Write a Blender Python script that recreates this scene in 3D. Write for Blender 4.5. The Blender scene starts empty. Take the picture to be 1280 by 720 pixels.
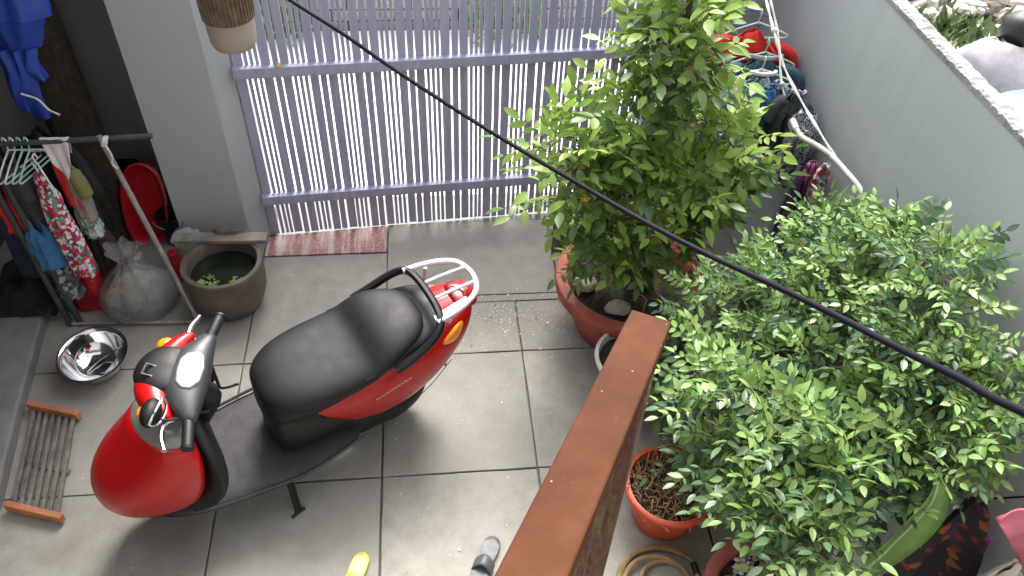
import bpy, bmesh, math, random
from math import sin, cos, pi, radians, sqrt
from mathutils import Vector, Matrix, Euler, noise

SC = bpy.context.scene
COL = SC.collection
random.seed(7)

# ------------------------------------------------------------------ camera
def make_camera():
    pitch, yaw, roll = 0.77982, 0.12950, -0.05096
    F = Vector((sin(yaw)*cos(pitch), cos(yaw)*cos(pitch), -sin(pitch)))
    R = Vector((cos(yaw), -sin(yaw), 0)); D = F.cross(R)
    R2 = R*cos(roll) + D*sin(roll); D2 = D*cos(roll) - R*sin(roll)
    cd = bpy.data.cameras.new('camera'); co = bpy.data.objects.new('camera', cd); COL.objects.link(co)
    cd.sensor_width = 36; cd.lens = 28.125; cd.clip_start = 0.05; cd.clip_end = 300
    U = -D2; B = -F
    co.matrix_world = Matrix(((R2.x, U.x, B.x, 0.28342), (R2.y, U.y, B.y, -1.97814), (R2.z, U.z, B.z, 3.12867), (0, 0, 0, 1)))
    SC.camera = co
make_camera()
CAM = Vector((0.283, -1.978, 3.129))

# ------------------------------------------------------------------ light
SUN_EL, SUN_AZ = radians(55), radians(12)          # azimuth clockwise from +Y
def make_light():
    w = bpy.data.worlds.new('World'); SC.world = w; w.use_nodes = True
    nt = w.node_tree; nt.nodes.clear()
    sky = nt.nodes.new('ShaderNodeTexSky'); sky.sky_type = 'NISHITA'; sky.sun_disc = False
    sky.sun_elevation = SUN_EL; sky.sun_rotation = SUN_AZ
    sky.air_density = 1.0; sky.dust_density = 5.0; sky.ozone_density = 1.0
    bg = nt.nodes.new('ShaderNodeBackground'); bg.inputs[1].default_value = 0.15
    out = nt.nodes.new('ShaderNodeOutputWorld')
    hs = nt.nodes.new('ShaderNodeHueSaturation'); hs.inputs['Saturation'].default_value = .32     # thin cloud: a greyer sky
    nt.links.new(sky.outputs[0], hs.inputs['Color']); nt.links.new(hs.outputs[0], bg.inputs[0]); nt.links.new(bg.outputs[0], out.inputs[0])
    l = bpy.data.lights.new('sun', 'SUN'); l.energy = 0.8; l.angle = radians(24); l.color = (1, .96, .9)
    o = bpy.data.objects.new('sun', l); COL.objects.link(o)
    d = Vector((sin(SUN_AZ)*cos(SUN_EL), cos(SUN_AZ)*cos(SUN_EL), sin(SUN_EL)))
    o.rotation_euler = d.to_track_quat('Z', 'Y').to_euler(); o.location = (3, 4, 9)
make_light()
SC.view_settings.view_transform = 'Standard'; SC.view_settings.look = 'None'
SC.view_settings.gamma = 1; SC.view_settings.exposure = 2.05

# ------------------------------------------------------------------ materials
MATS = {}
class NT:
    def __init__(s, name):
        s.m = bpy.data.materials.new(name); s.m.use_nodes = True
        s.t = s.m.node_tree; s.t.nodes.clear()
        s.out = s.n('ShaderNodeOutputMaterial'); s.p = s.n('ShaderNodeBsdfPrincipled')
        s.l(s.p.outputs[0], s.out.inputs[0])
        MATS[name] = s.m
    def n(s, ty, **kw):
        k = s.t.nodes.new(ty)
        for a, b in kw.items():
            if a.startswith('i_'): k.inputs[a[2:].replace('_', ' ')].default_value = b
            else: setattr(k, a, b)
        return k
    def l(s, a, b): s.t.links.new(a, b)
    def coord(s, kind='Object', scale=(1, 1, 1)):
        tc = s.n('ShaderNodeTexCoord'); mp = s.n('ShaderNodeMapping'); mp.inputs['Scale'].default_value = scale
        s.l(tc.outputs[kind], mp.inputs[0]); return mp.outputs[0]
    def noise(s, vec, scale, detail=5, rough=.6, dist=0):
        k = s.n('ShaderNodeTexNoise'); k.inputs['Scale'].default_value = scale; k.inputs['Detail'].default_value = detail
        k.inputs['Roughness'].default_value = rough; k.inputs['Distortion'].default_value = dist
        s.l(vec, k.inputs['Vector']); return k.outputs['Fac']
    def ramp(s, fac, stops, interp='LINEAR'):
        k = s.n('ShaderNodeValToRGB'); k.color_ramp.interpolation = interp
        e = k.color_ramp.elements
        while len(e) < len(stops): e.new(.5)
        for x, (p, c) in zip(e, stops):
            x.position = p; x.color = (c[0], c[1], c[2], 1) if isinstance(c, tuple) else (c, c, c, 1)
        s.l(fac, k.inputs[0]); return k.outputs[0]
    def mix(s, fac, a, b, mode='MIX'):
        k = s.n('ShaderNodeMix', data_type='RGBA', blend_type=mode)
        for v, i in ((fac, 0), (a, 6), (b, 7)):
            if hasattr(v, 'links'): s.l(v, k.inputs[i])
            elif i == 0: k.inputs[0].default_value = v
            else: k.inputs[i].default_value = (*v, 1)
        return k.outputs[2]
    def base(s, c):
        if hasattr(c, 'links'): s.l(c, s.p.inputs['Base Color'])
        else: s.p.inputs['Base Color'].default_value = (*c, 1)
    def rough(s, r):
        if hasattr(r, 'links'): s.l(r, s.p.inputs['Roughness'])
        else: s.p.inputs['Roughness'].default_value = r
    def bump(s, h, strength=.3, dist=.01):
        k = s.n('ShaderNodeBump'); k.inputs['Strength'].default_value = strength; k.inputs['Distance'].default_value = dist
        s.l(h, k.inputs['Height']); s.l(k.outputs[0], s.p.inputs['Normal'])

def simple(name, c, rough=.6, var=.25, scale=6, metal=0, bump=.15, bscale=60, coat=0, spec=.5):
    s = NT(name); v = s.coord()
    f = s.noise(v, scale, 6)
    d = tuple(max(0, x*(1-var)) for x in c); u = tuple(min(1, x*(1+var)) for x in c)
    s.base(s.ramp(f, [(.3, d), (.7, u)]))
    r = s.noise(v, scale*2.3, 4)
    s.rough(s.ramp(r, [(.25, max(.02, rough-.08)), (.75, min(1, rough+.08))]))
    s.p.inputs['Metallic'].default_value = metal
    s.p.inputs['Coat Weight'].default_value = coat; s.p.inputs['Coat Roughness'].default_value = .08
    s.p.inputs['Specular IOR Level'].default_value = spec
    if bump: s.bump(s.noise(v, bscale, 3), bump, .004)
    return s.m

def concrete(name, dark, mid, light, sc=1.0, bump=.35):
    s = NT(name); v = s.coord('Generated') if False else s.coord('Object')
    g = s.n('ShaderNodeNewGeometry'); pos = g.outputs['Position']
    big = s.noise(pos, 1.6*sc, 6, .62, .3); med = s.noise(pos, 9*sc, 8, .7); fine = s.noise(pos, 90*sc, 4, .7)
    c1 = s.ramp(big, [(.3, dark), (.5, mid), (.72, light)])
    c2 = s.mix(s.ramp(med, [(.42, 0.0), (.62, .45)]), c1, dark)
    c3 = s.mix(s.ramp(fine, [(.5, 0.0), (.72, .35)]), c2, light)
    sp = s.n('ShaderNodeTexVoronoi'); sp.inputs['Scale'].default_value = 22*sc; s.l(pos, sp.inputs['Vector'])
    spot = s.ramp(sp.outputs['Distance'], [(.04, 1.0), (.09, 0.0)])
    spc = s.mix(s.noise(pos, 13, 1), (.03, .03, .03), (.5, .48, .42))
    ob = s.n('ShaderNodeObjectInfo'); c3 = s.mix(s.ramp(ob.outputs['Random'], [(0, 0.0), (1, .35)]), c3, tuple(x*.72 for x in mid))
    s.base(s.mix(s.ramp(s.mix(1.0, spot, s.ramp(s.noise(pos, 5, 1), [(.5, 0.0), (.56, 1.0)]), 'MULTIPLY'), [(0, 0.0), (1, .6)]), c3, spc))
    s.rough(s.ramp(big, [(.3, .55), (.7, .85)]))
    s.bump(s.mix(.5, med, fine), bump, .004)
    return s.m

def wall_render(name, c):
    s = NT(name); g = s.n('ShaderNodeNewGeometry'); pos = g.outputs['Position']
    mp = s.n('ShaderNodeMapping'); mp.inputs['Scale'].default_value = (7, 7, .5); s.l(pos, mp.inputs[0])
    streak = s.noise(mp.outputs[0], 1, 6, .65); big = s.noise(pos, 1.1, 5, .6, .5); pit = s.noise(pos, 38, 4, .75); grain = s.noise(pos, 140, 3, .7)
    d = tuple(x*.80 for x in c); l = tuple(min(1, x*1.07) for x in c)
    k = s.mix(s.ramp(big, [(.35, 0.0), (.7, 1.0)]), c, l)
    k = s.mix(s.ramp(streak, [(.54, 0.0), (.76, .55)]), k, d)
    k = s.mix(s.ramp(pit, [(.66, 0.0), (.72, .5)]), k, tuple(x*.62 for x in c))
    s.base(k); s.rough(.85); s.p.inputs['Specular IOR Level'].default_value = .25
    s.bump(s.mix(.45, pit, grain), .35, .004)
concrete('floor_concrete', (.18, .168, .140), (.295, .283, .247), (.375, .362, .32))
concrete('joint_dirt', (.03, .03, .025), (.10, .095, .085), (.20, .19, .17), 3)
concrete('ledge_concrete', (.13, .13, .125), (.20, .20, .19), (.28, .28, .265), 1.4)
concrete('road_concrete', (.55, .53, .5), (.68, .67, .64), (.78, .77, .75), 1.0)  # very pale: sunlight on the road is put into its colour
wall_render('render_grey', (.41, .437, .443))
wall_render('render_shaded', (.20, .205, .205))  # darker copy of the wall render, left corner shade put into the colour
concrete('render_pale', (.36, .37, .38), (.43, .44, .45), (.48, .49, .50), .6, .25)
concrete('coping', (.15, .147, .14), (.25, .245, .24), (.33, .325, .32), 5, .8)
concrete('dark_render', (.02, .02, .02), (.038, .038, .038), (.06, .06, .058), 1.0)  # on the side wall this near-black holds the shade of the left
concrete('house_render', (.28, .28, .26), (.36, .35, .33), (.42, .41, .39), .6)

def tile_strip_mat():
    s = NT('red_terrazzo'); g = s.n('ShaderNodeNewGeometry'); pos = g.outputs['Position']
    f = s.noise(pos, 120, 4, .8); b = s.noise(pos, 14, 5, .7)
    c = s.ramp(f, [(.38, (.16, .045, .04)), (.52, (.36, .15, .13)), (.64, (.55, .42, .38))])
    mp = s.n('ShaderNodeMapping'); mp.inputs['Scale'].default_value = (26, 3, 1); s.l(pos, mp.inputs[0])
    st = s.noise(mp.outputs[0], 1, 3, .6)  # pale streaks: sun through the gate slats, painted into the tile colour
    s.base(s.mix(s.ramp(st, [(.48, 0.0), (.6, .55)]), c, (.55, .5, .47))); s.rough(.5); s.bump(f, .2, .003)
tile_strip_mat()

def gate_paint():
    s = NT('gate_paint'); g = s.n('ShaderNodeNewGeometry'); pos = g.outputs['Position']
    mp = s.n('ShaderNodeMapping'); mp.inputs['Scale'].default_value = (40, 40, 2.5); s.l(pos, mp.inputs[0])
    a = s.noise(mp.outputs[0], 1, 5, .6); b = s.noise(pos, 3, 4)
    ob = s.n('ShaderNodeObjectInfo')
    c = s.ramp(a, [(.3, (.325, .325, .465)), (.55, (.40, .40, .54)), (.75, (.47, .475, .60))])
    c = s.mix(s.ramp(ob.outputs['Random'], [(0, 0.0), (1, .35)]), c, (.37, .42, .53))
    c = s.mix(s.ramp(b, [(.55, 0.0), (.75, .5)]), c, (.40, .38, .37))
    s.base(c); s.rough(.55); s.bump(a, .2, .002)
gate_paint()

def red_paint(name, c, rough=.18):
    s = NT(name); v = s.coord()
    f = s.noise(v, 30, 5, .7); b = s.noise(v, 4, 4)
    s.base(s.mix(s.ramp(b, [(.4, 0.0), (.8, .35)]), c, tuple(x*.6 for x in c)))
    s.rough(s.ramp(f, [(.3, rough), (.75, rough+.22)]))
    s.p.inputs['Coat Weight'].default_value = .4; s.p.inputs['Specular IOR Level'].default_value = .3; s.p.inputs['Coat Roughness'].default_value = .06
red_paint('scooter_red', (.42, .003, .004), .26)
simple('scooter_dark_red', (.20, .004, .006), .25, coat=.4, bump=0)
simple('seat_vinyl', (.0085, .0085, .009), .56, .3, 8, bump=.12, bscale=420, spec=.32)
simple('black_plastic', (.007, .007, .0075), .5, .35, 10, bump=.1, bscale=200, spec=.35)
simple('grey_plastic', (.028, .030, .034), .42, .2, 10, bump=.08, bscale=200)
simple('floorboard_rubber', (.026, .024, .026), .65, .35, 14, bump=.4, bscale=150)
simple('tyre_rubber', (.012, .012, .012), .8)
simple('chrome', (.75, .75, .77), .15, .1, 5, metal=1, bump=0)
simple('steel', (.62, .62, .61), .09, .15, 5, metal=1, bump=.05, bscale=12)
simple('engine_metal', (.16, .16, .16), .5, .5, 9, metal=.7)
simple('alu_paint', (.60, .60, .63), .35, .12, 8, metal=.35, bump=0)
simple('lens_amber', (.85, .26, .01), .15, .3, 20, bump=.3, bscale=90, coat=.6)
simple('lens_red', (.30, .008, .012), .12, .2, 10, bump=.1, coat=.6)
simple('lens_clear', (.20, .20, .18), .12, .2, 9, bump=.1, coat=.8)
simple('gauge_face', (.25, .25, .24), .2, .3, 30, bump=0, coat=.8)  # pale grey stands for the sky reflected in the gauge glass
simple('mark_pale', (.55, .5, .46), .4, bump=0)
simple('terracotta_red', (.30, .062, .035), .6, .35, 9, bump=.4, bscale=40)
simple('terracotta_orange', (.52, .075, .03), .45, .2, 6, bump=.2)
simple('terracotta_dusty', (.33, .085, .06), .6, .3, 8, bump=.3, bscale=50)
simple('white_plastic', (.62, .61, .58), .5, .15, 8)
simple('brown_ceramic', (.11, .088, .07), .5, .45, 8, bump=.4, bscale=45)
simple('plank_grey', (.21, .18, .15), .8, .5, 9, bump=.6, bscale=45)
simple('old_wood', (.12, .095, .07), .85, .5, 12, bump=.7, bscale=40)
simple('orange_wood', (.40, .15, .07), .7, .3, 12, bump=.4)
simple('grey_slat', (.15, .135, .12), .8, .5, 16, bump=.4)
simple('soil', (.032, .024, .018), .95, .7, 25, bump=1.0, bscale=60)
simple('stone', (.36, .34, .28), .8, .25, 14, bump=.5)
simple('dark_water', (.012, .018, .010), .06, .3, 5, bump=.05, bscale=10)
simple('bark', (.055, .045, .028), .95, .6, 14, bump=1.0, bscale=35)
simple('twig_bark', (.10, .085, .045), .8, .4, 20)
simple('dry_straw', (.34, .21, .09), .85, .5, 20)
simple('hose_yellow', (.27, .18, .085), .6, .4, 14)
simple('cable_black', (.006, .006, .012), .7, .2, spec=.15)
simple('rope_white', (.62, .62, .58), .8, .25, 60, bump=.6, bscale=150)
simple('rope_mint', (.30, .56, .45), .7, .2)
simple('pipe_grey', (.36, .37, .33), .5, .25)
simple('pipe_white', (.68, .67, .66), .45, .15)
simple('pole_grey', (.30, .29, .28), .45, .3, 15, metal=.4)
simple('pole_dark', (.045, .05, .05), .55, .3, 12)
simple('tarp_blue', (.018, .055, .33), .38, .35, 7, bump=.3, bscale=14)
simple('cloth_white', (.62, .57, .57), .9, .12, 12, bump=.3, bscale=200)
simple('shirt_pale', (.30, .275, .29), .9, .2, 9, bump=.3, bscale=60)
simple('cloth_red', (.62, .025, .022), .85, .2, 8, bump=.3, bscale=200)
simple('cloth_teal', (.05, .12, .155), .85, .25, 8, bump=.3, bscale=200)
simple('cloth_navy', (.02, .028, .06), .85, .25, 8, bump=.3, bscale=200)
simple('cloth_blue', (.04, .16, .33), .85, .25, 8, bump=.3, bscale=200)
simple('cloth_olive', (.17, .165, .05), .9, .2, 8, bump=.3, bscale=200)
simple('cloth_beige', (.23, .21, .17), .9, .2, 8, bump=.3, bscale=200)
simple('cloth_charcoal', (.045, .05, .055), .9, .3, 8, bump=.3, bscale=200)
simple('cloth_black', (.010, .010, .012), .9, .3, 8, bump=.3, bscale=200)
simple('cloth_brown', (.035, .022, .016), .9, .3, 8, bump=.3, bscale=200)
simple('cloth_pink', (.62, .17, .24), .8, .25, 7, bump=.3, bscale=200)
simple('cloth_purple', (.19, .05, .25), .8, .2)
simple('cloth_cream', (.62, .55, .46), .8, .15)
simple('cloth_grey', (.24, .245, .25), .85, .2, 8, bump=.2)
simple('plastic_red', (.50, .014, .022), .35, .2, 6, coat=.2)
simple('plastic_crimson', (.36, .012, .02), .4, .3, 12)
simple('plastic_blue', (.02, .13, .34), .4, .2)
simple('plastic_yellow', (.62, .50, .07), .45, .15, 12)
simple('insole_pale', (.55, .47, .30), .6, .2, 14)
simple('rubber_grey', (.075, .08, .085), .45, .3, 14)
simple('plastic_grey', (.32, .33, .33), .45, .2)
simple('lamp_woven', (.12, .08, .048), .75, .5, 40, bump=.8, bscale=90)
simple('lamp_tan', (.27, .225, .18), .7, .12, 6)
simple('skin', (.42, .26, .18), .6, .1)
simple('hair', (.012, .010, .010), .5, .3)
simple('tarp_sky', (.09, .28, .40), .45, .15)
simple('shade_sheet', (.22, .22, .22), .6, .3)
simple('brick_lit', (.34, .29, .26), .85, .3, 20, bump=.5)  # paled, daylight on the far wall is put into the brick colour
simple('weed_green', (.10, .15, .045), .7, .4, 30)
simple('yellow_leaf', (.50, .42, .05), .6, .25)
simple('petal_pale', (.62, .62, .55), .8, .15)
simple('flower_red', (.60, .02, .02), .6, .2)
simple('flower_yellow', (.85, .45, .02), .6, .2)
simple('broad_leaf', (.12, .23, .045), .4, .45, 6, bump=.2, bscale=30)
simple('leaf_edge', (.33, .42, .24), .5, .2)

def handrail_mat():
    s = NT('handrail_paint'); g = s.n('ShaderNodeNewGeometry'); pos = g.outputs['Position']
    a = s.noise(pos, 7, 6, .65); b = s.noise(pos, 60, 4, .7)
    c = s.ramp(a, [(.3, (.050, .0155, .0052)), (.55, (.070, .0225, .0075)), (.75, (.092, .034, .0125))])
    c = s.mix(s.ramp(b, [(.66, 0.0), (.74, .6)]), c, (.12, .045, .03))
    sp = s.n('ShaderNodeTexVoronoi'); sp.inputs['Scale'].default_value = 26; s.l(pos, sp.inputs['Vector'])
    c = s.mix(s.ramp(sp.outputs['Distance'], [(.03, .8), (.06, 0.0)]), c, (.36, .30, .26))
    s.base(c); s.rough(.75); s.p.inputs['Specular IOR Level'].default_value = .15; s.bump(b, .2, .002)
handrail_mat()
def mossy_mat():
    s = NT('mossy_wood'); g = s.n('ShaderNodeNewGeometry'); pos = g.outputs['Position']
    mp = s.n('ShaderNodeMapping'); mp.inputs['Scale'].default_value = (1, 1, .35); s.l(pos, mp.inputs[0])
    a = s.noise(mp.outputs[0], 16, 6, .7); b = s.noise(mp.outputs[0], 60, 4, .7)
    c = s.ramp(b, [(.35, (.05, .02, .014)), (.6, (.14, .06, .04)), (.75, (.20, .12, .09))])
    s.base(s.mix(s.ramp(a, [(.52, 0.0), (.66, .8)]), c, (.15, .15, .025))); s.rough(.75); s.bump(b, .5, .003)
mossy_mat()

def print_mat(name, scale, stops, rough=.85, kind='voronoi'):
    s = NT(name); v = s.coord()
    if kind == 'voronoi':
        k = s.n('ShaderNodeTexVoronoi'); k.inputs['Scale'].default_value = scale; s.l(v, k.inputs['Vector'])
        sep = s.n('ShaderNodeSeparateColor'); s.l(k.outputs['Color'], sep.inputs[0]); f = sep.outputs[0]
    elif kind == 'leafy':
        f = s.noise(v, scale, 2, .5, 2.2)
    else:
        k = s.n('ShaderNodeTexWave', bands_direction='X'); k.inputs['Scale'].default_value = scale; k.inputs['Distortion'].default_value = 1.2
        s.l(v, k.inputs['Vector']); f = k.outputs['Fac']
    s.base(s.ramp(f, stops, 'CONSTANT')); s.rough(rough); s.bump(s.noise(v, 300, 2), .2, .002)
print_mat('print_floral', 55, [(0, (.55, .03, .07)), (.28, (.75, .72, .72)), (.5, (.45, .02, .08)), (.62, (.10, .30, .20)), (.74, (.78, .55, .58)), (.88, (.05, .09, .09))])
print_mat('print_leaf', 26, [(0, (.03, .035, .07)), (.46, (.60, .60, .68)), (.53, (.05, .05, .09)), (.60, (.48, .48, .55))], kind='leafy')
print_mat('print_blue', 22, [(0, (.05, .07, .16)), (.44, (.45, .58, .68)), (.52, (.12, .26, .42)), (.60, (.62, .66, .70))], kind='leafy')
print_mat('print_stripe', 34, [(0, (.05, .02, .12)), (.3, (.42, .02, .02)), (.55, (.55, .24, .04)), (.7, (.5, .02, .03)), (.88, (.3, .22, .5))], kind='wave')
print_mat('print_dark', 30, [(0, (.016, .012, .014)), (.42, (.02, .015, .02)), (.66, (.22, .075, .012)), (.78, (.045, .018, .06)), (.88, (.18, .02, .02)), (.94, (.02, .016, .02))])
print_mat('print_check', 40, [(0, (.04, .04, .05)), (.5, (.35, .35, .35)), (.8, (.10, .10, .11))])
print_mat('print_mint', 50, [(0, (.30, .42, .36)), (.45, (.05, .16, .11)), (.7, (.55, .58, .54))])

def leaf_mat(name, stops, trans=.25, rough=.34):
    s = NT(name); g = s.n('ShaderNodeNewGeometry'); ob = s.n('ShaderNodeObjectInfo')
    ad = s.n('ShaderNodeMath', operation='ADD'); s.l(g.outputs['Random Per Island'], ad.inputs[0]); s.l(ob.outputs['Random'], ad.inputs[1])
    fr = s.n('ShaderNodeMath', operation='FRACT'); s.l(ad.outputs[0], fr.inputs[0])
    c = s.ramp(fr.outputs[0], stops)
    nz = s.noise(g.outputs['Position'], 45, 3)
    c = s.mix(s.ramp(nz, [(.4, 0.0), (.75, .28)]), c, tuple(x*.65 for x in stops[0][1]))
    s.base(c); s.rough(rough); s.p.inputs['Specular IOR Level'].default_value = .45
    tr = s.n('ShaderNodeBsdfTranslucent'); s.l(c, tr.inputs[0])
    mx = s.n('ShaderNodeMixShader'); mx.inputs[0].default_value = trans
    s.l(s.p.outputs[0], mx.inputs[1]); s.l(tr.outputs[0], mx.inputs[2]); s.l(mx.outputs[0], s.out.inputs[0])
leaf_mat('leaf_mature', [(0, (.055, .115, .028)), (.5, (.095, .18, .042)), (.93, (.145, .24, .065)), (1, (.24, .22, .04))])
leaf_mat('leaf_young', [(0, (.19, .31, .055)), (.5, (.27, .41, .08)), (1, (.35, .47, .12))], .35)
leaf_mat('leaf_shrub', [(0, (.045, .105, .042)), (.45, (.085, .17, .075)), (.95, (.16, .25, .135)), (1, (.26, .25, .06))], .25, .3)
leaf_mat('leaf_shrub_young', [(0, (.18, .31, .08)), (.5, (.24, .39, .11)), (1, (.31, .44, .17))], .35, .3)
leaf_mat('leaf_round', [(0, (.035, .075, .030)), (1, (.085, .130, .07))], .2, .5)

def bag_mat():
    s = NT('bag_film'); v = s.coord()
    s.base((.42, .42, .43)); s.rough(.28)
    s.bump(s.noise(v, 24, 5, .6, .8), .6, .01)
    tr = s.n('ShaderNodeBsdfTransparent'); tr.inputs[0].default_value = (.85, .85, .85, 1)
    mx = s.n('ShaderNodeMixShader'); mx.inputs[0].default_value = .62
    s.l(s.p.outputs[0], mx.inputs[1]); s.l(tr.outputs[0], mx.inputs[2]); s.l(mx.outputs[0], s.out.inputs[0])
bag_mat()

# ------------------------------------------------------------------ mesh builder
V = Vector
class MB:
    def __init__(s): s.v = []; s.f = []; s.mi = []
    def add(s, vs, fs, mi=0):
        o = len(s.v); s.v += [V(p) for p in vs]
        for f in fs: s.f.append([i+o for i in f]); s.mi.append(mi)
        return s
    def box(s, c, size, rot=None, mi=0, taper=1):
        x, y, z = (k/2 for k in size); M = rot or Matrix.Identity(3); c = V(c)
        p = [(-x, -y, -z), (x, -y, -z), (x, y, -z), (-x, y, -z), (-x*taper, -y*taper, z), (x*taper, -y*taper, z), (x*taper, y*taper, z), (-x*taper, y*taper, z)]
        return s.add([M @ V(q) + c for q in p], [(3, 2, 1, 0), (4, 5, 6, 7), (0, 1, 5, 4), (1, 2, 6, 5), (2, 3, 7, 6), (3, 0, 4, 7)], mi)
    def prism(s, poly, z0, z1, mi=0):
        n = len(poly)
        vs = [(x, y, z0) for x, y in poly] + [(x, y, z1) for x, y in poly]
        return s.add(vs, [tuple(range(n-1, -1, -1)), tuple(range(n, 2*n))] + [(i, (i+1) % n, n+(i+1) % n, n+i) for i in range(n)], mi)
    def loft(s, rings, cap=True, closed=True, mi=0):
        n = len(rings[0]); vs = [p for r in rings for p in r]; fs = []
        for i in range(len(rings)-1):
            for j in range(n if closed else n-1):
                a, b = i*n+j, i*n+(j+1) % n
                fs.append((a, b, b+n, a+n))
        if cap: fs += [tuple(range(n-1, -1, -1)), tuple(range((len(rings)-1)*n, len(rings)*n))]
        return s.add(vs, fs, mi)
    def tube(s, pts, r, n=8, cap=True, flat=1.0, up=None, mi=0):
        pts = [V(p) for p in pts]; m = len(pts); rings = []
        rr = r if isinstance(r, (list, tuple)) else [r]*m
        t0 = (pts[1]-pts[0]).normalized()
        u = V(up) if up else (V((0, 0, 1)) if abs(t0.z) < .9 else V((1, 0, 0)))
        for i, p in enumerate(pts):
            t = (pts[min(i+1, m-1)]-pts[max(i-1, 0)]).normalized()
            u = (u - t*u.dot(t)).normalized(); w = t.cross(u)
            rings.append([p + (u*cos(2*pi*k/n)*flat + w*sin(2*pi*k/n))*rr[i] for k in range(n)])
        return s.loft(rings, cap, mi=mi)
    def lathe(s, prof, n=32, c=(0, 0, 0), cap=True, mi=0, wob=0):
        rings = [[V((r*cos(2*pi*k/n)*(1+wob*sin(3*2*pi*k/n+z*9)), r*sin(2*pi*k/n)*(1+wob*cos(2*2*pi*k/n)), z)) + V(c) for k in range(n)] for r, z in prof]
        return s.loft(rings, cap, mi=mi)
    def grid(s, fn, nu, nv, mi=0):
        vs = [fn(i/nu, j/nv) for j in range(nv+1) for i in range(nu+1)]
        return s.add(vs, [(j*(nu+1)+i, j*(nu+1)+i+1, (j+1)*(nu+1)+i+1, (j+1)*(nu+1)+i) for j in range(nv) for i in range(nu)], mi)
    def blob(s, c, r, n=10, amp=0, seed=0, mi=0):
        c = V(c); r = V(r); rings = []
        for i in range(n+1):
            t = pi*(i+.02)/(n+.04) ; ring = []
            for k in range(2*n):
                d = V((sin(t)*cos(pi*k/n), sin(t)*sin(pi*k/n), -cos(t)))
                q = 1 + amp*noise.noise(d*1.7 + V((seed, 0, 0)))
                ring.append(c + V((d.x*r.x, d.y*r.y, d.z*r.z))*q)
            rings.append(ring)
        return s.loft(rings, True, mi=mi)
    def build(s, name, mats, parent=None, smooth=True, bevel=0, sub=0, solid=0, angle=40):
        off = PLOC.get(parent, V((0, 0, 0))) if parent is not None else V((0, 0, 0))
        me = bpy.data.meshes.new(name)
        me.from_pydata([tuple(p-off) for p in s.v], [], s.f); me.update()
        for m in (mats if isinstance(mats, (list, tuple)) else [mats]): me.materials.append(MATS[m])
        for p, i in zip(me.polygons, s.mi): p.material_index = i; p.use_smooth = smooth
        bm = bmesh.new(); bm.from_mesh(me); bmesh.ops.recalc_face_normals(bm, faces=bm.faces); bm.to_mesh(me); bm.free()
        o = bpy.data.objects.new(name, me); COL.objects.link(o)
        if parent is not None: o.parent = parent; PLOC[o] = off
        if bevel:
            b = o.modifiers.new('bevel', 'BEVEL'); b.width = bevel; b.segments = 2; b.limit_method = 'ANGLE'; b.angle_limit = radians(35)
        if solid:
            b = o.modifiers.new('solid', 'SOLIDIFY'); b.thickness = solid; b.offset = 0
        if sub:
            b = o.modifiers.new('sub', 'SUBSURF'); b.levels = sub; b.render_levels = sub
        if smooth and not sub:
            try: me.set_sharp_from_angle(angle=radians(angle))
            except Exception: pass
        return o
PLOC = {}          # world location subtracted from the vertices of a thing's parts

def tag(o, label, cat, group=None, kind=None):
    o['label'] = label; o['category'] = cat
    if group: o['group'] = group
    if kind: o['kind'] = kind
    return o
def thing(name, label, cat, loc=(0, 0, 0), rot=(0, 0, 0), group=None, local=False):
    o = bpy.data.objects.new(name, None); COL.objects.link(o)
    o.empty_display_size = .1; o.location = loc; o.rotation_euler = rot
    PLOC[o] = V((0, 0, 0)) if local else V(loc)
    return tag(o, label, cat, group)
def struct(o): o['kind'] = 'structure'; return o
def spline(pts, n=8):
    pts = [V(p) for p in pts]; P = [pts[0]*2-pts[1]] + pts + [pts[-1]*2-pts[-2]]; out = []
    for i in range(1, len(P)-2):
        a, b, c, d = P[i-1:i+3]
        for k in range(n):
            t = k/n
            out.append(.5*((2*b)+(c-a)*t+(2*a-5*b+4*c-d)*t*t+(3*b-a-3*c+d)*t**3))
    out.append(pts[-1]); return out
def lerp(a, b, t): return a+(b-a)*t
def R3(ax, ang): return Matrix.Rotation(ang, 3, ax)

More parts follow.
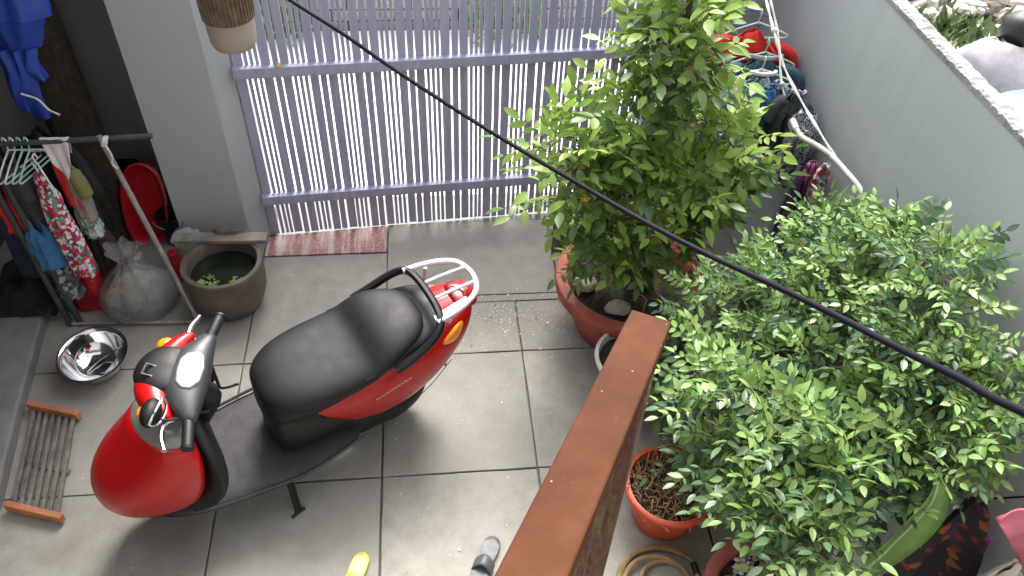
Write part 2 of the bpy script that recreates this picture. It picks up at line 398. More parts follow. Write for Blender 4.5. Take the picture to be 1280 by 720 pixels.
# ================================================================== SETTING
GM = 0.08                                   # the gate is turned slightly from the slab grid
def gy(x): return 1.734 + GM*x
def build_ground():
    b = MB(); b.grid(lambda u, v: V(((u-.5)*160, (v-.5)*160, -.17)), 8, 8)
    g = struct(b.build('ground', 'ledge_concrete', smooth=False))
    b = MB(); b.prism([(-3.2, -2.6), (2.12, -2.6), (2.12, 2.02), (-3.2, 2.02)], -.15, -.013)
    y = struct(b.build('courtyard_floor', 'joint_dirt', smooth=False))
    X = [-1.80, -.70, 0, .70, 1.40, 2.05]
    cells = []
    for j, (y0, y1) in enumerate([(-2.5, -1.4), (-1.4, -.7), (-.7, 0), (0, .7)]):
        for i in range(5): cells.append((X[i], X[i+1], y0, y1))
    cells += [(-1.80, -.70, .70, 1.40), (-.70, 0, .70, 1.49), (-1.80, -.70, 1.40, 2.01)]
    cells += [(0, .70, .70, 1.06), (.70, 1.40, .70, 1.06), (1.40, 2.05, .70, 1.06), (0, 1.40, 1.06, 1.115), (1.40, 2.05, 1.06, 1.25)]
    cells += [(0, .955, 1.115, 1.745), (.955, 1.40, 1.115, 1.80), (1.40, 2.05, 1.25, 2.01)]
    rnd = random.Random(3)
    for (x0, x1, y0, y1) in cells:
        e = .0038; j = lambda: rnd.uniform(-.0022, .0022)
        x0, x1, y0, y1 = x0+e, x1-e, y0+e, y1-e
        P = []
        for (ax, ay), (bx, by) in zip([(x0, y0), (x1, y0), (x1, y1), (x0, y1)], [(x1, y0), (x1, y1), (x0, y1), (x0, y0)]):
            n = max(2, int(max(abs(bx-ax), abs(by-ay))/.12))
            for k in range(n): P.append((lerp(ax, bx, k/n)+j(), lerp(ay, by, k/n)+j()))
        b = MB(); b.prism(P, -.0125, rnd.uniform(-.0015, .0015)); b.build('slab', 'floor_concrete', y, smooth=False, bevel=.003)
    b = MB(); b.prism([(-.694, 1.496), (-.006, 1.496), (-.006, 1.728), (-.694, 1.66)], -.0125, .002); b.build('threshold_tile', 'red_terrazzo', y, smooth=False)
    b = MB(); b.prism([(-.66, 1.64), (1.6, 1.81), (1.6, 2.01), (-.66, 2.01)], -.14, -.0128); b.build('gate_sill', 'ledge_concrete', y, smooth=False)
    # raised ledge along the left side
    b = MB(); b.prism([(-3.2, -2.5), (-1.44, -2.5), (-1.60, 0), (-1.665, .45), (-1.735, 1.05), (-1.74, 1.98), (-3.2, 1.98)], -.012, .07)
    struct(b.build('side_ledge', 'ledge_concrete', smooth=False, bevel=.012))
    b = MB(); b.prism([(-30, 2.06), (40, 2.06), (40, 4.3), (-30, 4.3)], -.16, -.06); struct(b.build('road', 'road_concrete', smooth=False))
    b = MB(); b.prism([(2.2, -12), (40, -12), (40, 2.05), (2.2, 2.05)], -.16, -.10); struct(b.build('yard_ground', 'ledge_concrete', smooth=False))
build_ground()

def build_walls():
    # right boundary wall
    t = thing('boundary_wall', 'long grey rendered boundary wall with rough pale top on the right', 'wall', (2.11, 0, 0))
    b = MB()
    b.loft([[V((2.05, 1.98, -.01)), V((2.11, 1.98, -.01)), V((2.11, 1.98, 1.80)), V((2.05, 1.98, 1.80))],
            [V((2.05, -3.0, -.01)), V((2.11, -3.0, -.01)), V((2.11, -3.0, 1.80)), V((2.05, -3.0, 1.80))]])
    b.build('wall_face', 'render_grey', t, smooth=False)
    rnd = random.Random(5); rings = []
    for k in range(401):
        y = 1.98 - k*4.98/400
        q = lambda a: rnd.uniform(-a, a)
        h = 1.822+q(.003)
        rings.append([V((2.0485, y, 1.796)), V((2.0495+q(.0015), y, h-.006+q(.003))), V((2.062+q(.005), y, h+.001+q(.002))), V((2.085, y, h+.003+q(.003))), V((2.10+q(.004), y, h)), V((2.113+q(.004), y, h-.01)), V((2.113, y, 1.798))])
    b = MB(); b.loft(rings); b.build('wall_top', 'coping', t, smooth=False)
    # grey pillar between gate and right wall
    t = thing('gate_pier', 'pale grey rendered pier filling the corner between gate and right wall', 'pier', (1.8, 1.92, 0))
    b = MB(); b.prism([(1.53, 1.86), (2.048, 1.90), (2.048, 2.05), (1.53, 2.05)], -.012, 2.3); b.build('pier_face', 'render_pale', t, smooth=False, bevel=.006)
    b = MB(); b.prism([(1.50, 1.83), (2.046, 1.87), (2.046, 2.08), (1.50, 2.08)], 2.3, 2.36); b.build('pier_cap', 'coping', t, smooth=False, bevel=.006)
    # left pillar
    t = thing('pillar', 'large square grey pillar at the left side of the gate', 'pillar', (-.95, 1.75, 0))
    b = MB(); b.prism([(-1.148, 1.60), (-.775, 1.605), (-.684, 1.69), (-.684, 2.0), (-1.148, 2.0)], -.012, 3.2); b.build('shaft', 'render_grey', t, smooth=False, bevel=.004)
    b = MB(); b.prism([(-1.2, 1.56), (-.74, 1.56), (-.64, 1.66), (-.64, 2.05), (-1.2, 2.05)], 3.2, 3.3); b.build('cap', 'coping', t, smooth=False, bevel=.006)
    # wall behind the tree, with a dark recess
    t = thing('back_wall', 'grey wall with shade in its colour behind the mossy tree trunk', 'wall', (-2.1, 2.06, 0))
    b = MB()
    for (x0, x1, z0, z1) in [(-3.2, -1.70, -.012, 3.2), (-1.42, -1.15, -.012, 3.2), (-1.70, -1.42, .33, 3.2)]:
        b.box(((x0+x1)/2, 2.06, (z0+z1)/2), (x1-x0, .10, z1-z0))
    b.build('wall_face', 'render_shaded', t, smooth=False)
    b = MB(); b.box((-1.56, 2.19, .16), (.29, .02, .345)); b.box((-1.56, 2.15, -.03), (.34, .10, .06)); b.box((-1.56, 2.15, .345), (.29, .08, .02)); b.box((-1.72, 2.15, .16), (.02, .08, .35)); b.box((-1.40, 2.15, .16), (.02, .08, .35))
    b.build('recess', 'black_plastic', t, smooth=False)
    # left side wall
    t = thing('side_wall', 'side wall with shade in its dark colour beyond the clothes rack on the left', 'wall', (-2.2, 0, 0))
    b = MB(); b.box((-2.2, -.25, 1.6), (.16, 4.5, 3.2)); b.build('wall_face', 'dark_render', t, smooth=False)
    # sheet added out of the frame to put the left side in shade
    t = thing('added_awning', 'unseen grey sheet added to shade the left side of the courtyard', 'added_awning', (-1.6, .8, 2.75))
    b = MB(); b.grid(lambda u, v: V((-2.3+u*1.42, -.35+v*2.4, 2.80-.85*v+.012*sin(u*90)+.08*(1-u))), 60, 2); b.build('sheet', 'shade_sheet', t, solid=.006)
    for y, z in ((-.2, 2.70), (1.2, 2.20)):
        b = MB(); b.box((-1.55, y, z), (1.45, .05, .05)); b.build('rafter', 'old_wood', t, smooth=False)
    b = MB(); b.box((-1.0, .115, 2.58), (1.9, .045, .05)); b.build('purlin', 'old_wood', t, smooth=False)
    b = MB(); b.tube([(-.91, -.35, 2.77), (-.91, 2.0, 1.94)], .02, 8); b.build('eave_board', 'old_wood', t, smooth=False)
    # house behind the camera
    t = thing('house', 'grey rendered house front behind the viewpoint', 'house', (0, -2.7, 0))
    b = MB(); b.box((-.3, -2.75, 2.3), (5.6, .24, 4.6)); b.build('wall', 'house_render', t, smooth=False)
    b = MB(); b.box((-.3, -2.35, 4.2), (5.6, .9, .12)); b.build('eave', 'house_render', t, smooth=False)
build_walls()

# ------------------------------------------------------------------ gate
def build_gate():
    t = thing('slatted_gate', 'lavender grey painted gate of upright slats with two cross rails', 'gate', (.4, gy(.4), 0))
    rot = R3('Z', math.atan(GM)); rnd = random.Random(11)
    def bx(x, y_off, z, size, name, mats, lean=0, bev=.002):
        b = MB(); b.box((x, gy(x)+y_off, z), size, rot @ R3('Y', lean)); return b.build(name, mats, t, smooth=False, bevel=bev)
    x = -.672; i = 0; pat = [.044, .0165, .0165, .0165, .044, .030]
    while x < 1.50:
        w = pat[i % 6]*rnd.uniform(.95, 1.06)
        bx(x+w/2, .012, .87+rnd.uniform(-.004, .004), (w, .012, 1.74), 'slat', 'gate_paint', rnd.uniform(-.0022, .0022), .0012)
        x += w + .0092*rnd.uniform(.85, 1.2); i += 1
    for z in (.275, 1.065): bx(.41, -.016, z, (2.18, .04, .055), 'rail', 'gate_paint')
    bx(.41, -.016, 1.66, (2.18, .04, .055), 'rail', 'gate_paint')
    for x in (-.66, 1.495): bx(x, .045, .87, (.035, .04, 1.74), 'post', 'gate_paint')
    b = MB(); b.blob((1.289, 1.795, 1.17), (.014, .014, .012), 6); b.tube([(1.289, 1.80, 1.17), (1.289, 1.835, 1.17)], .006); b.build('latch', 'black_plastic', t)
    b = MB(); b.grid(lambda u, v: V((-.455+.035*(u-.5)*(1-abs(v-.5)), gy(-.45)-.03+.03*(v-.5), 1.096+.012*sin(u*3)+.006*v)), 4, 4)
    tag(b.build('dry_leaf', 'yellow_leaf'), 'curled yellow leaf lying on the upper gate rail', 'leaf')
build_gate()

# ------------------------------------------------------------------ beyond the gate and wall
def build_far():
    rnd = random.Random(21)
    t = thing('brick_wall', 'low brown brick wall across the road behind the gate', 'wall', (0, 4.45, 0))
    b = MB(); b.box((-.6, 4.5, .2), (5.2, .1, .75)); b.build('core', 'dark_render', t, smooth=False)
    me = None
    for r in range(7):
        for k in range(20):
            x = -3.1 + k*.26 + (r % 2)*.13
            if me is None:
                q = MB(); q.box((0, 0, 0), (.24, .05, .085)); o = q.build('brick', 'brick_lit', t, smooth=False, bevel=.004); me = o.data
            else:
                o = bpy.data.objects.new('brick', me); COL.objects.link(o); o.parent = t
            o.location = V((x, 4.44+rnd.uniform(-.004, .004), -.08+r*.098))
    for (x, y, z, s, lab) in [(-.9, 4.2, .18, .3, 'leafy dark bush across the road left of the other bush'), (.9, 4.15, .16, .36, 'leafy dark bush across the road right of the other bush')]:
        t = thing('bush', lab, 'bush', (x, y, -.06), group=None)
        b = MB()
        for k in range(240):
            d = V((rnd.gauss(0, 1), rnd.gauss(0, .5), rnd.gauss(0, .7))).normalized()*s*rnd.random()**.4
            c = V((x, y, z))+d; a = V((rnd.gauss(0, 1), rnd.gauss(0, 1), rnd.gauss(0, 1))).normalized()*.05; e = a.orthogonal().normalized()*.022
            b.add([c-a, c+e, c+a, c-e], [(0, 1, 2, 3)])
        o = b.build('foliage', 'leaf_mature', t, smooth=False); o['kind'] = 'stuff'
        b = MB()
        for k in range(4): b.tube([(x+.03*k-.05, y, -.06), (x+rnd.uniform(-.15, .15), y+rnd.uniform(-.05, .05), z+.05)], .01, 6)
        b.build('stem', 'twig_bark', t)
    # yard beyond the right wall: weeds, pole, rubble, a blue sheet
    t = thing('weed_clump', 'bright green weeds growing beyond the right wall', 'weeds', (5.0, 4.1, -.1))
    b = MB()
    for k in range(260):
        c = V((rnd.gauss(4.85, .22), rnd.gauss(4.1, .2), -.10)); h = rnd.uniform(.05, .22); w = rnd.uniform(.012, .03)
        q = V((rnd.uniform(-.15, .15), rnd.uniform(-.15, .15), h)); a = V((rnd.uniform(-1, 1), rnd.uniform(-1, 1), 0)).normalized()*w
        b.add([c-a, c+a, c+q*.6+a*1.3, c+q+a*.1, c+q*.6-a], [(0, 1, 2, 3, 4)])
    b.build('foliage', 'weed_green', t, smooth=False)['kind'] = 'stuff'
    t = thing('leafy_creeper', 'broad leaved pale green creeper just outside the far end of the right wall', 'plant', (3.6, 3.4, -.1))
    b = MB()
    for k in range(150):
        u = rnd.random(); c = V((3.35+u*.95+rnd.gauss(0, .08), 3.75-u*.75+rnd.gauss(0, .08), .08+rnd.random()*.25))
        a = V((rnd.gauss(0, 1), rnd.gauss(0, 1), rnd.gauss(0, .4))).normalized()*rnd.uniform(.05, .1); e = a.cross(V((0, 0, 1))).normalized()*rnd.uniform(.025, .045)
        b.add([c-a, c+e-a*.2, c+a, c-e-a*.2], [(0, 1, 2, 3)])
    b.build('foliage', 'leaf_young', t, smooth=False)['kind'] = 'stuff'
    b = MB(); b.tube([(3.4, 3.6, -.1), (3.8, 3.4, .1), (4.3, 3.0, .12)], .012, 6); b.build('stem', 'twig_bark', t)
    b = MB(); b.tube([(4.0, 3.75, .30), (4.9, 4.3, .38), (5.6, 4.75, .42)], .022, 8)
    tag(b.build('bamboo_pole', 'pole_grey'), 'grey pole lying on supports beyond the right wall', 'pole')
    b = MB()
    for k in range(260):
        c = V((rnd.uniform(4.4, 7.0), rnd.uniform(4.4, 6.2), -.08)); b.blob(c, (rnd.uniform(.03, .14), rnd.uniform(.03, .14), rnd.uniform(.03, .09)), 4, .4, k, mi=rnd.randrange(3))
    tag(b.build('rubble', ['stone', 'old_wood', 'brick_lit'], smooth=False), 'broken stones and wood scattered beyond the weeds', 'rubble', kind='stuff')
    b = MB(); b.box((5.5, 6.6, .5), (6, .12, 1.3)); tag(b.build('yard_wall', 'dark_render', smooth=False), 'dark wall closing the yard beyond the right wall', 'wall')
    t = thing('blue_barrel', 'pale blue plastic sheet covered barrel outside the right wall', 'barrel', (3.63, 1.6, -.1))
    b = MB(); b.lathe([(.20, -.1), (.24, .1), (.25, .4), (.25, .60), (.24, .72), (.20, .76)], 28, (3.72, 1.62, 0), wob=.03); b.build('body', 'tarp_sky', t)
    b = MB(); b.lathe([(.255, .70), (.262, .72), (.262, .75), (.23, .775), (.01, .785)], 28, (3.72, 1.62, 0)); b.build('lid', 'tarp_sky', t)
build_far()

def skin_obj(name, verts, edges, radii, mat, parent, sub=2):
    me = bpy.data.meshes.new(name); me.from_pydata([tuple(V(v)-PLOC[parent]) for v in verts], edges, []); me.update()
    me.materials.append(MATS[mat])
    o = bpy.data.objects.new(name, me); COL.objects.link(o); o.parent = parent
    m = o.modifiers.new('skin', 'SKIN'); m.use_smooth_shade = True
    if not me.skin_vertices: me.attributes.new  # layer is made by the modifier
    try:
        for i, r in enumerate(radii):
            me.skin_vertices[0].data[i].radius = r if isinstance(r, tuple) else (r, r)
        me.skin_vertices[0].data[0].use_root = True
    except Exception: pass
    s = o.modifiers.new('sub', 'SUBSURF'); s.levels = sub; s.render_levels = sub
    return o
def build_person():
    t = thing('person', 'person with dark hair in a white shirt squatting beyond the right wall', 'person', (4.10, 2.55, -.1))
    def P(x, y, z): return (4.12+x*1.08+.45*max(0, z-.5), 2.55+y*1.08, z)
    vs = [P(0, -.10, .16), P(0, -.02, .34), P(0, .07, .52), P(.02, .12, .58), P(.03, .17, .65), P(.03, .19, .72),
          P(-.17, .08, .51), P(-.24, .22, .36), P(-.16, .38, .28), P(-.13, .44, .25), P(.17, .08, .51), P(.24, .22, .36), P(.16, .38, .28), P(.13, .44, .25),
          P(-.12, -.08, .13), P(-.17, .26, .22), P(-.15, .10, -.05), P(-.15, .24, -.07), P(.12, -.08, .13), P(.17, .26, .22), P(.15, .10, -.05), P(.15, .24, -.07)]
    es = [(0, 1), (1, 2), (2, 3), (3, 4), (4, 5), (2, 6), (6, 7), (7, 8), (8, 9), (2, 10), (10, 11), (11, 12), (12, 13), (0, 14), (14, 15), (15, 16), (16, 17), (0, 18), (18, 19), (19, 20), (20, 21)]
    rd = [.13, .12, .12, .05, .085, .075, .055, .045, .032, .03, .06, .045, .032, .03, .09, .065, .045, .035, .09, .065, .045, .035]
    skin_obj('body', vs, es, rd, 'skin', t)
    vs = [P(0, -.12, .14), P(0, -.03, .34), P(0, .07, .52), P(.01, .11, .60), P(-.18, .08, .53), P(-.25, .20, .38), P(.18, .08, .53), P(.25, .20, .38)]
    skin_obj('shirt', vs, [(0, 1), (1, 2), (2, 3), (2, 4), (4, 5), (2, 6), (6, 7)], [(.22, .20), (.22, .20), (.215, .19), (.11, .11), (.12, .12), (.09, .09), (.12, .12), (.09, .09)], 'shirt_pale', t)
    b = MB(); b.lathe([(.10, -.02), (.10, 0), (.085, .025)], 16, P(.02, .13, .60), cap=False); b.build('collar', 'cloth_purple', t, solid=.01)
    b = MB(); b.blob(P(.03, .165, .70), (.115, .125, .12), 10, .12, 3); b.build('hair', 'hair', t)
    vs = [P(0, -.10, .13), P(-.12, -.09, .13), P(-.18, .26, .225), P(-.155, .13, 0), P(.12, -.09, .13), P(.18, .26, .225), P(.155, .13, 0)]
    skin_obj('trousers', vs, [(0, 1), (1, 2), (2, 3), (0, 4), (4, 5), (5, 6)], [.14, .12, .085, .065, .12, .085, .065], 'cloth_charcoal', t)
build_person()

# ================================================================== SCOOTER
def sring(x, hw, zb, zt, n=20, e=2.4, yc=0):
    zc, hz = (zb+zt)/2, (zt-zb)/2; out = []
    for k in range(n):
        a = 2*pi*k/n; c, s = cos(a), sin(a)
        out.append(V((x, yc+hw*math.copysign(abs(c)**(2/e), c), zc+hz*math.copysign(abs(s)**(2/e), s))))
    return out
def build_scooter():
    t = thing('scooter', 'red motor scooter with a black seat and silver rear rack parked on its side stand', 'scooter', (-.426, .111, 0), (radians(-7), 0, radians(207)), local=True)
    # rear body
    b = MB(); b.loft([sring(*r) for r in [(-.06, .09, .47, .55), (-.12, .145, .40, .59), (-.28, .180, .28, .64), (-.45, .190, .235, .69), (-.62, .178, .29, .725), (-.75, .150, .41, .742), (-.84, .115, .535, .748), (-.89, .06, .655, .738)]])
    body = b.build('rear_body', 'scooter_red', t, sub=2)
    for s in (1, -1):
        b = MB(); b.tube(spline([(-.14, s*.148, .50), (-.30, s*.183, .40), (-.45, s*.190, .355), (-.60, s*.180, .40), (-.74, s*.150, .50)], 5), .0018, 5); b.build('panel_seam', 'black_plastic', body)
    # lettering mark low on the left flank: a pale illegible script line
    b = MB()
    for k in range(9):
        x = -.37-.0185*k; b.tube([(x, .1835-.0009*k, .505+.004*k), (x-.009, .1845-.0009*k, .515+.004*k), (x-.016, .1835-.0009*k, .507+.004*k)], .0022, 5)
    b.build('emblem', 'mark_pale', body)
    b = MB(); b.loft([sring(*r) for r in [(.06, .10, .46, .65), (-.01, .155, .48, .67), (-.15, .186, .53, .69), (-.30, .19, .585, .715), (-.45, .184, .635, .735), (-.60, .166, .68, .75), (-.70, .13, .71, .755), (-.735, .09, .72, .752)]])
    b.build('seat_trim', 'black_plastic', t, sub=2)
    b = MB()
    b.loft([sring(*r, n=24, e=2.6) for r in [(.055, .055, .60, .65), (.04, .105, .59, .68), (-.015, .155, .58, .705), (-.10, .190, .58, .718), (-.23, .202, .59, .722), (-.345, .200, .615, .726), (-.385, .198, .63, .745), (-.425, .195, .645, .775), (-.48, .186, .66, .792), (-.54, .165, .68, .797), (-.60, .132, .70, .79), (-.635, .085, .72, .775), (-.652, .04, .73, .765)]])
    seat = b.build('seat', 'seat_vinyl', t, sub=2)
    b = MB(); P = []
    for x, y, z in [(-.33, .190, .694), (-.43, .184, .708), (-.52, .166, .726), (-.59, .134, .742), (-.635, .087, .752)]: P.append((x, y+.0015, z))
    b.tube(spline(P, 5), .0022, 5); b.tube(spline([(x, -y, z) for x, y, z in P], 5), .0022, 5)
    b.build('piping', 'grey_plastic', seat)
    # grab bar
    G = [(-.45, .205, .69), (-.53, .203, .72), (-.62, .190, .77), (-.67, .16, .805), (-.69, .10, .82), (-.695, 0, .825)]
    G = G + [(x, -y, z) for x, y, z in G[-2::-1]]
    b = MB(); b.tube(spline(G, 5), .0165, 8, flat=1.2); b.build('grab_bar', 'black_plastic', t)
    # chrome rack
    rk = [(-.66, .150, .815), (-.74, .142, .82), (-.82, .120, .825), (-.875, .085, .828), (-.90, .03, .83)]
    rk = rk + [(x, -y, z) for x, y, z in rk[::-1]]
    b = MB(); b.tube(spline(rk, 5), .0125, 8)
    for y in (-.045, .045): b.tube([(-.685, y, .825), (-.78, y, .831), (-.892, y*.95, .830)], .007, 8)
    b.loft([[V((-.66, .120, .822)), V((-.66, .165, .815)), V((-.66, .165, .805)), V((-.66, .120, .812))], [V((-.75, .105, .826)), V((-.75, .150, .820)), V((-.75, .150, .810)), V((-.75, .105, .816))], [V((-.82, .095, .829)), V((-.82, .125, .825)), V((-.82, .125, .816)), V((-.82, .095, .820))]])
    for y in (-.12, .12): b.tube([(-.75, y, .82), (-.74, y*.9, .72)], .008, 6)
    b.build('luggage_rack', 'alu_paint', t)
    # tail lamp and indicators
    b = MB(); b.loft([sring(*r, n=16) for r in [(-.79, .065, .72, .758), (-.85, .08, .69, .758), (-.895, .07, .66, .75), (-.925, .04, .68, .73)]]); b.build('tail_lamp', 'lens_red', t, sub=1)
    for s in (1, -1):
        b = MB(); b.loft([sring(*r, n=16, yc=0) for r in [(-.69, .006, .635, .65), (-.74, .018, .605, .68), (-.80, .028, .585, .70), (-.845, .024, .595, .70), (-.88, .005, .63, .69)]])
        for v in b.v: v.y = s*(v.y+.146-.60*max(0, (-v.x-.72)))
        b.build('indicator', 'lens_amber', t, sub=1)
    # lower body, engine, wheels
    b = MB(); b.loft([sring(*r) for r in [(.05, .13, .27, .62), (-.02, .16, .25, .62), (-.12, .165, .24, .58), (-.30, .158, .27, .56), (-.48, .13, .32, .55), (-.60, .08, .38, .55)]]); b.build('lower_body', 'black_plastic', t, sub=2)
    b = MB(); b.loft([sring(*r, yc=.04) for r in [(-.10, .06, .17, .30), (-.20, .10, .14, .33), (-.45, .10, .15, .32), (-.58, .08, .17, .29), (-.66, .04, .2, .26)]]); b.build('engine', 'black_plastic', t, sub=1)
    b = MB(); b.tube(spline([(-.25, -.10, .20), (-.45, -.16, .20), (-.55, -.165, .22), (-.68, -.16, .26)], 6), [.02]*6+[.05]*12+[.045]*1, 12); b.build('exhaust', 'engine_metal', t)
    def wheel(cx, yaw, name='wheel'):
        M = Matrix.Translation(V((cx, 0, .20))) @ Matrix.Rotation(yaw, 4, 'Z')
        b = MB(); rings = []
        for k in range(40):
            a = 2*pi*k/40; rings.append([M @ V(((.150+.046*cos(q))*cos(a), .050*sin(q), (.150+.046*cos(q))*sin(a))) for q in [2*pi*j/12 for j in range(12)]])
        b.loft(rings+[rings[0]], False); w = b.build('wheel', 'tyre_rubber', t)
        b = MB()
        for k in range(40):
            pass
        b.loft([[M @ V((r*cos(2*pi*k/32), y, r*sin(2*pi*k/32))) for k in range(32)] for r, y in [(.03, .05), (.04, .05), (.105, .02), (.12, .035), (.12, -.035), (.105, -.02), (.04, -.05), (.03, -.05)]])
        b.build('rim', 'engine_metal', w)
    wheel(.47, radians(-26)); wheel(-.50, 0)
    b = MB(); b.loft([sring(*r) for r in [(-.60, .05, .42, .46), (-.70, .06, .37, .44), (-.77, .055, .28, .36), (-.79, .05, .24, .31)]]); b.build('rear_mudguard', 'black_plastic', t, sub=1)
    # side stand and centre details
    b = MB(); b.tube([(.03, .10, .22), (.045, .22, .07), (.048, .262, .03)], .015, 8); b.tube([(.02, .258, .032), (.05, .265, .03), (.085, .275, .032)], .009, 6); b.build('side_stand', 'black_plastic', t)
    # floorboard
    def fl(x, hw, z0, z1): return [V((x, -hw, z0)), V((x, -hw*.96, z1)), V((x, -hw*.5, z1+.004)), V((x, 0, z1+.005)), V((x, hw*.5, z1+.004)), V((x, hw*.96, z1)), V((x, hw, z0)), V((x, hw*.8, z0-.03)), V((x, 0, z0-.04)), V((x, -hw*.8, z0-.03))]
    b = MB(); b.loft([fl(*r) for r in [(-.34, .185, .262, .276), (-.20, .218, .262, .28), (-.10, .240, .262, .284), (.02, .250, .262, .287), (.16, .236, .262, .287), (.32, .218, .26, .286), (.44, .19, .262, .288), (.54, .14, .27, .30)]])
    f = b.build('floorboard', 'floorboard_rubber', t, sub=1)
    for s in (1, -1):
        b = MB(); b.tube(spline([(-.31, s*.190, .280), (-.17, s*.220, .284), (-.08, s*.238, .288), (.02, s*.243, .290), (.16, s*.230, .290), (.32, s*.212, .289), (.42, s*.188, .291)], 5), .007, 6); b.build('edge_strip', 'grey_plastic', f)
    # leg shield (black inner) and red apron
    def ush(z, xc, d, hw, back, rs=1, n=17):
        fr = [V((xc+d*cos(a)**.9 if cos(a) > 0 else xc, hw*sin(a)*(rs if a < 0 else 1), z)) for a in [radians(-90+180*k/(n-1)) for k in range(n)]]
        bk = [V((xc-back, hw*.85*k*(rs if k < 0 else 1), z)) for k in (1, .5, 0, -.5, -1)]
        return fr+bk
    b = MB(); b.loft([ush(*r) for r in [(.27, .46, .05, .13, .03), (.34, .39, .06, .225, .03, .9), (.44, .32, .06, .285, .035, .85), (.54, .28, .06, .305, .035, .8), (.64, .275, .05, .27, .03, .75), (.73, .30, .04, .17, .03), (.76, .30, .03, .10, .02)]])
    b.build('leg_shield', 'black_plastic', t, sub=1)
    b = MB(); b.loft([ush(*r) for r in [(.24, .50, .11, .07, .02), (.30, .45, .21, .15, .02), (.40, .385, .335, .222, .02), (.52, .35, .345, .25, .02, .9), (.63, .335, .265, .252, .02, .70), (.71, .335, .195, .235, .02, .58), (.75, .34, .165, .21, .02, .6), (.765, .34, .13, .18, .02, .6)]])
    apr = b.build('apron', 'scooter_red', t, sub=2)
    b = MB(); b.loft([ush(*r) for r in [(.215, .50, .10, .07, .02), (.26, .475, .16, .13, .02), (.315, .432, .235, .178, .02), (.33, .42, .20, .16, .02)]]); b.build('lower_lip', 'black_plastic', apr, sub=1)
    b = MB(); b.loft([ush(*r) for r in [(.73, .34, .165, .19, .02, .7), (.77, .335, .15, .19, .02, .7), (.80, .33, .10, .15, .02, .7), (.815, .33, .05, .09, .02, .7)]])
    b.build('headlamp', 'lens_clear', t, sub=1)
    # front mudguard follows the steered wheel
    M = Matrix.Translation(V((.47, 0, .20))) @ Matrix.Rotation(radians(-26), 4, 'Z'); rings = []
    for k in range(14):
        a = radians(25+105*k/13); w = .075*(1-.35*abs(k-6)/7)
        rings.append([M @ V((rr*cos(a), y, rr*sin(a))) for rr, y in [(.235, -w), (.255, -w*.8), (.268, 0), (.255, w*.8), (.235, w), (.232, w*.8), (.245, 0), (.232, -w*.8)]])
    b = MB(); b.loft(rings); b.build('front_mudguard', 'scooter_dark_red', t, sub=1)
    # steering head: everything below turns with the bars
    S = Matrix.Translation(V((.235, .04, -.05))) @ Matrix.Rotation(radians(-30), 4, 'Z') @ Matrix.Diagonal((1.15, .80, 1, 1)) @ Matrix.Translation(V((.012, 0, 0)))
    def st(b):
        b.v = [S @ v for v in b.v]; return b
    def yring(y, xc, hx, zc, hz, n=16, e=2.4):
        out = []
        for k in range(n):
            a = 2*pi*k/n; c, s = cos(a), sin(a)
            out.append(V((xc+hx*math.copysign(abs(c)**(2/e), c), y, zc+hz*math.copysign(abs(s)**(2/e), s))))
        return out
    b = MB(); b.loft([yring(*r) for r in [(-.235, -.02, .020, .965, .020), (-.20, -.015, .030, .968, .030), (-.13, .01, .055, .965, .042), (-.05, .025, .075, .955, .056), (.05, .025, .075, .955, .056), (.12, .01, .058, .962, .044), (.19, -.012, .032, .966, .030), (.225, -.02, .020, .965, .020)]])
    cov = st(b).build('handlebar_cover', 'grey_plastic', t, sub=2)
    b = MB(); b.loft([[V((x, y, z+.06*x)) for x, y in [(-.030, -.085), (-.008, -.105), (.022, -.095), (.038, -.06), (.040, 0), (.034, .055), (.014, .085), (-.012, .085), (-.034, .05), (-.038, -.02)]] for z in (.99, 1.014)])
    st(b).build('instrument_panel', 'gauge_face', cov, smooth=False, bevel=.006)
    b = MB(); b.loft([yring(*r) for r in [(-.235, .035, .022, .972, .022), (-.18, .065, .034, .968, .034), (-.08, .105, .052, .95, .055), (.0, .115, .058, .945, .062), (.08, .108, .056, .948, .06), (.15, .085, .048, .955, .05), (.20, .055, .03, .962, .032), (.215, .045, .012, .964, .014)]])
    st(b).build('front_cowl', 'scooter_red', t, sub=2)
    b = MB(); b.loft([yring(*r) for r in [(-.150, .075, .030, .975, .020), (-.125, .085, .058, .975, .034), (-.05, .10, .075, .972, .044), (.03, .10, .074, .972, .044), (.075, .085, .055, .975, .034), (.095, .075, .03, .978, .020)]])
    st(b).build('cowl_visor', 'black_plastic', t, sub=2)
    b = MB(); b.tube([(.10, -.02, 1.01), (.125, -.02, 1.028), (.13, .03, 1.028), (.105, .03, 1.01)], .005, 6); st(b).build('visor_clip', 'chrome', t)
    for s in (1, -1):
        b = MB(); b.tube([(-.015, s*.205, .965), (-.022, s*.23, .966), (-.035, s*.335, .968)], [.019, .018, .018], 12); b.tube([(-.035, s*.333, .968), (-.036, s*.345, .968)], [.021, .019], 12)
        st(b).build('grip', 'black_plastic', t)
        b = MB(); b.tube(spline([(.02, s*.20, .965), (.045, s*.225, .962), (.048, s*.28, .958), (.030, s*.345, .955)], 5), [.007]*10+[.0065]*5+[.009], 8, flat=1.4); st(b).build('brake_lever', 'chrome', t)
        b = MB(); b.blob((.105, s*.172, .962), (.030, .040, .022), 6); st(b).build('indicator', 'lens_amber', t)
    # folded left mirror: stem, black shell, bright rim
    b = MB(); b.tube(spline([(.0, .20, .97), (.03, .225, .99), (.07, .235, 1.0)], 4), .006, 8); mst = st(b).build('mirror_stem', 'black_plastic', t)
    b = MB(); b.blob((.075, .215, 1.02), (.030, .068, .034), 10); msh = st(b).build('mirror', 'black_plastic', t)
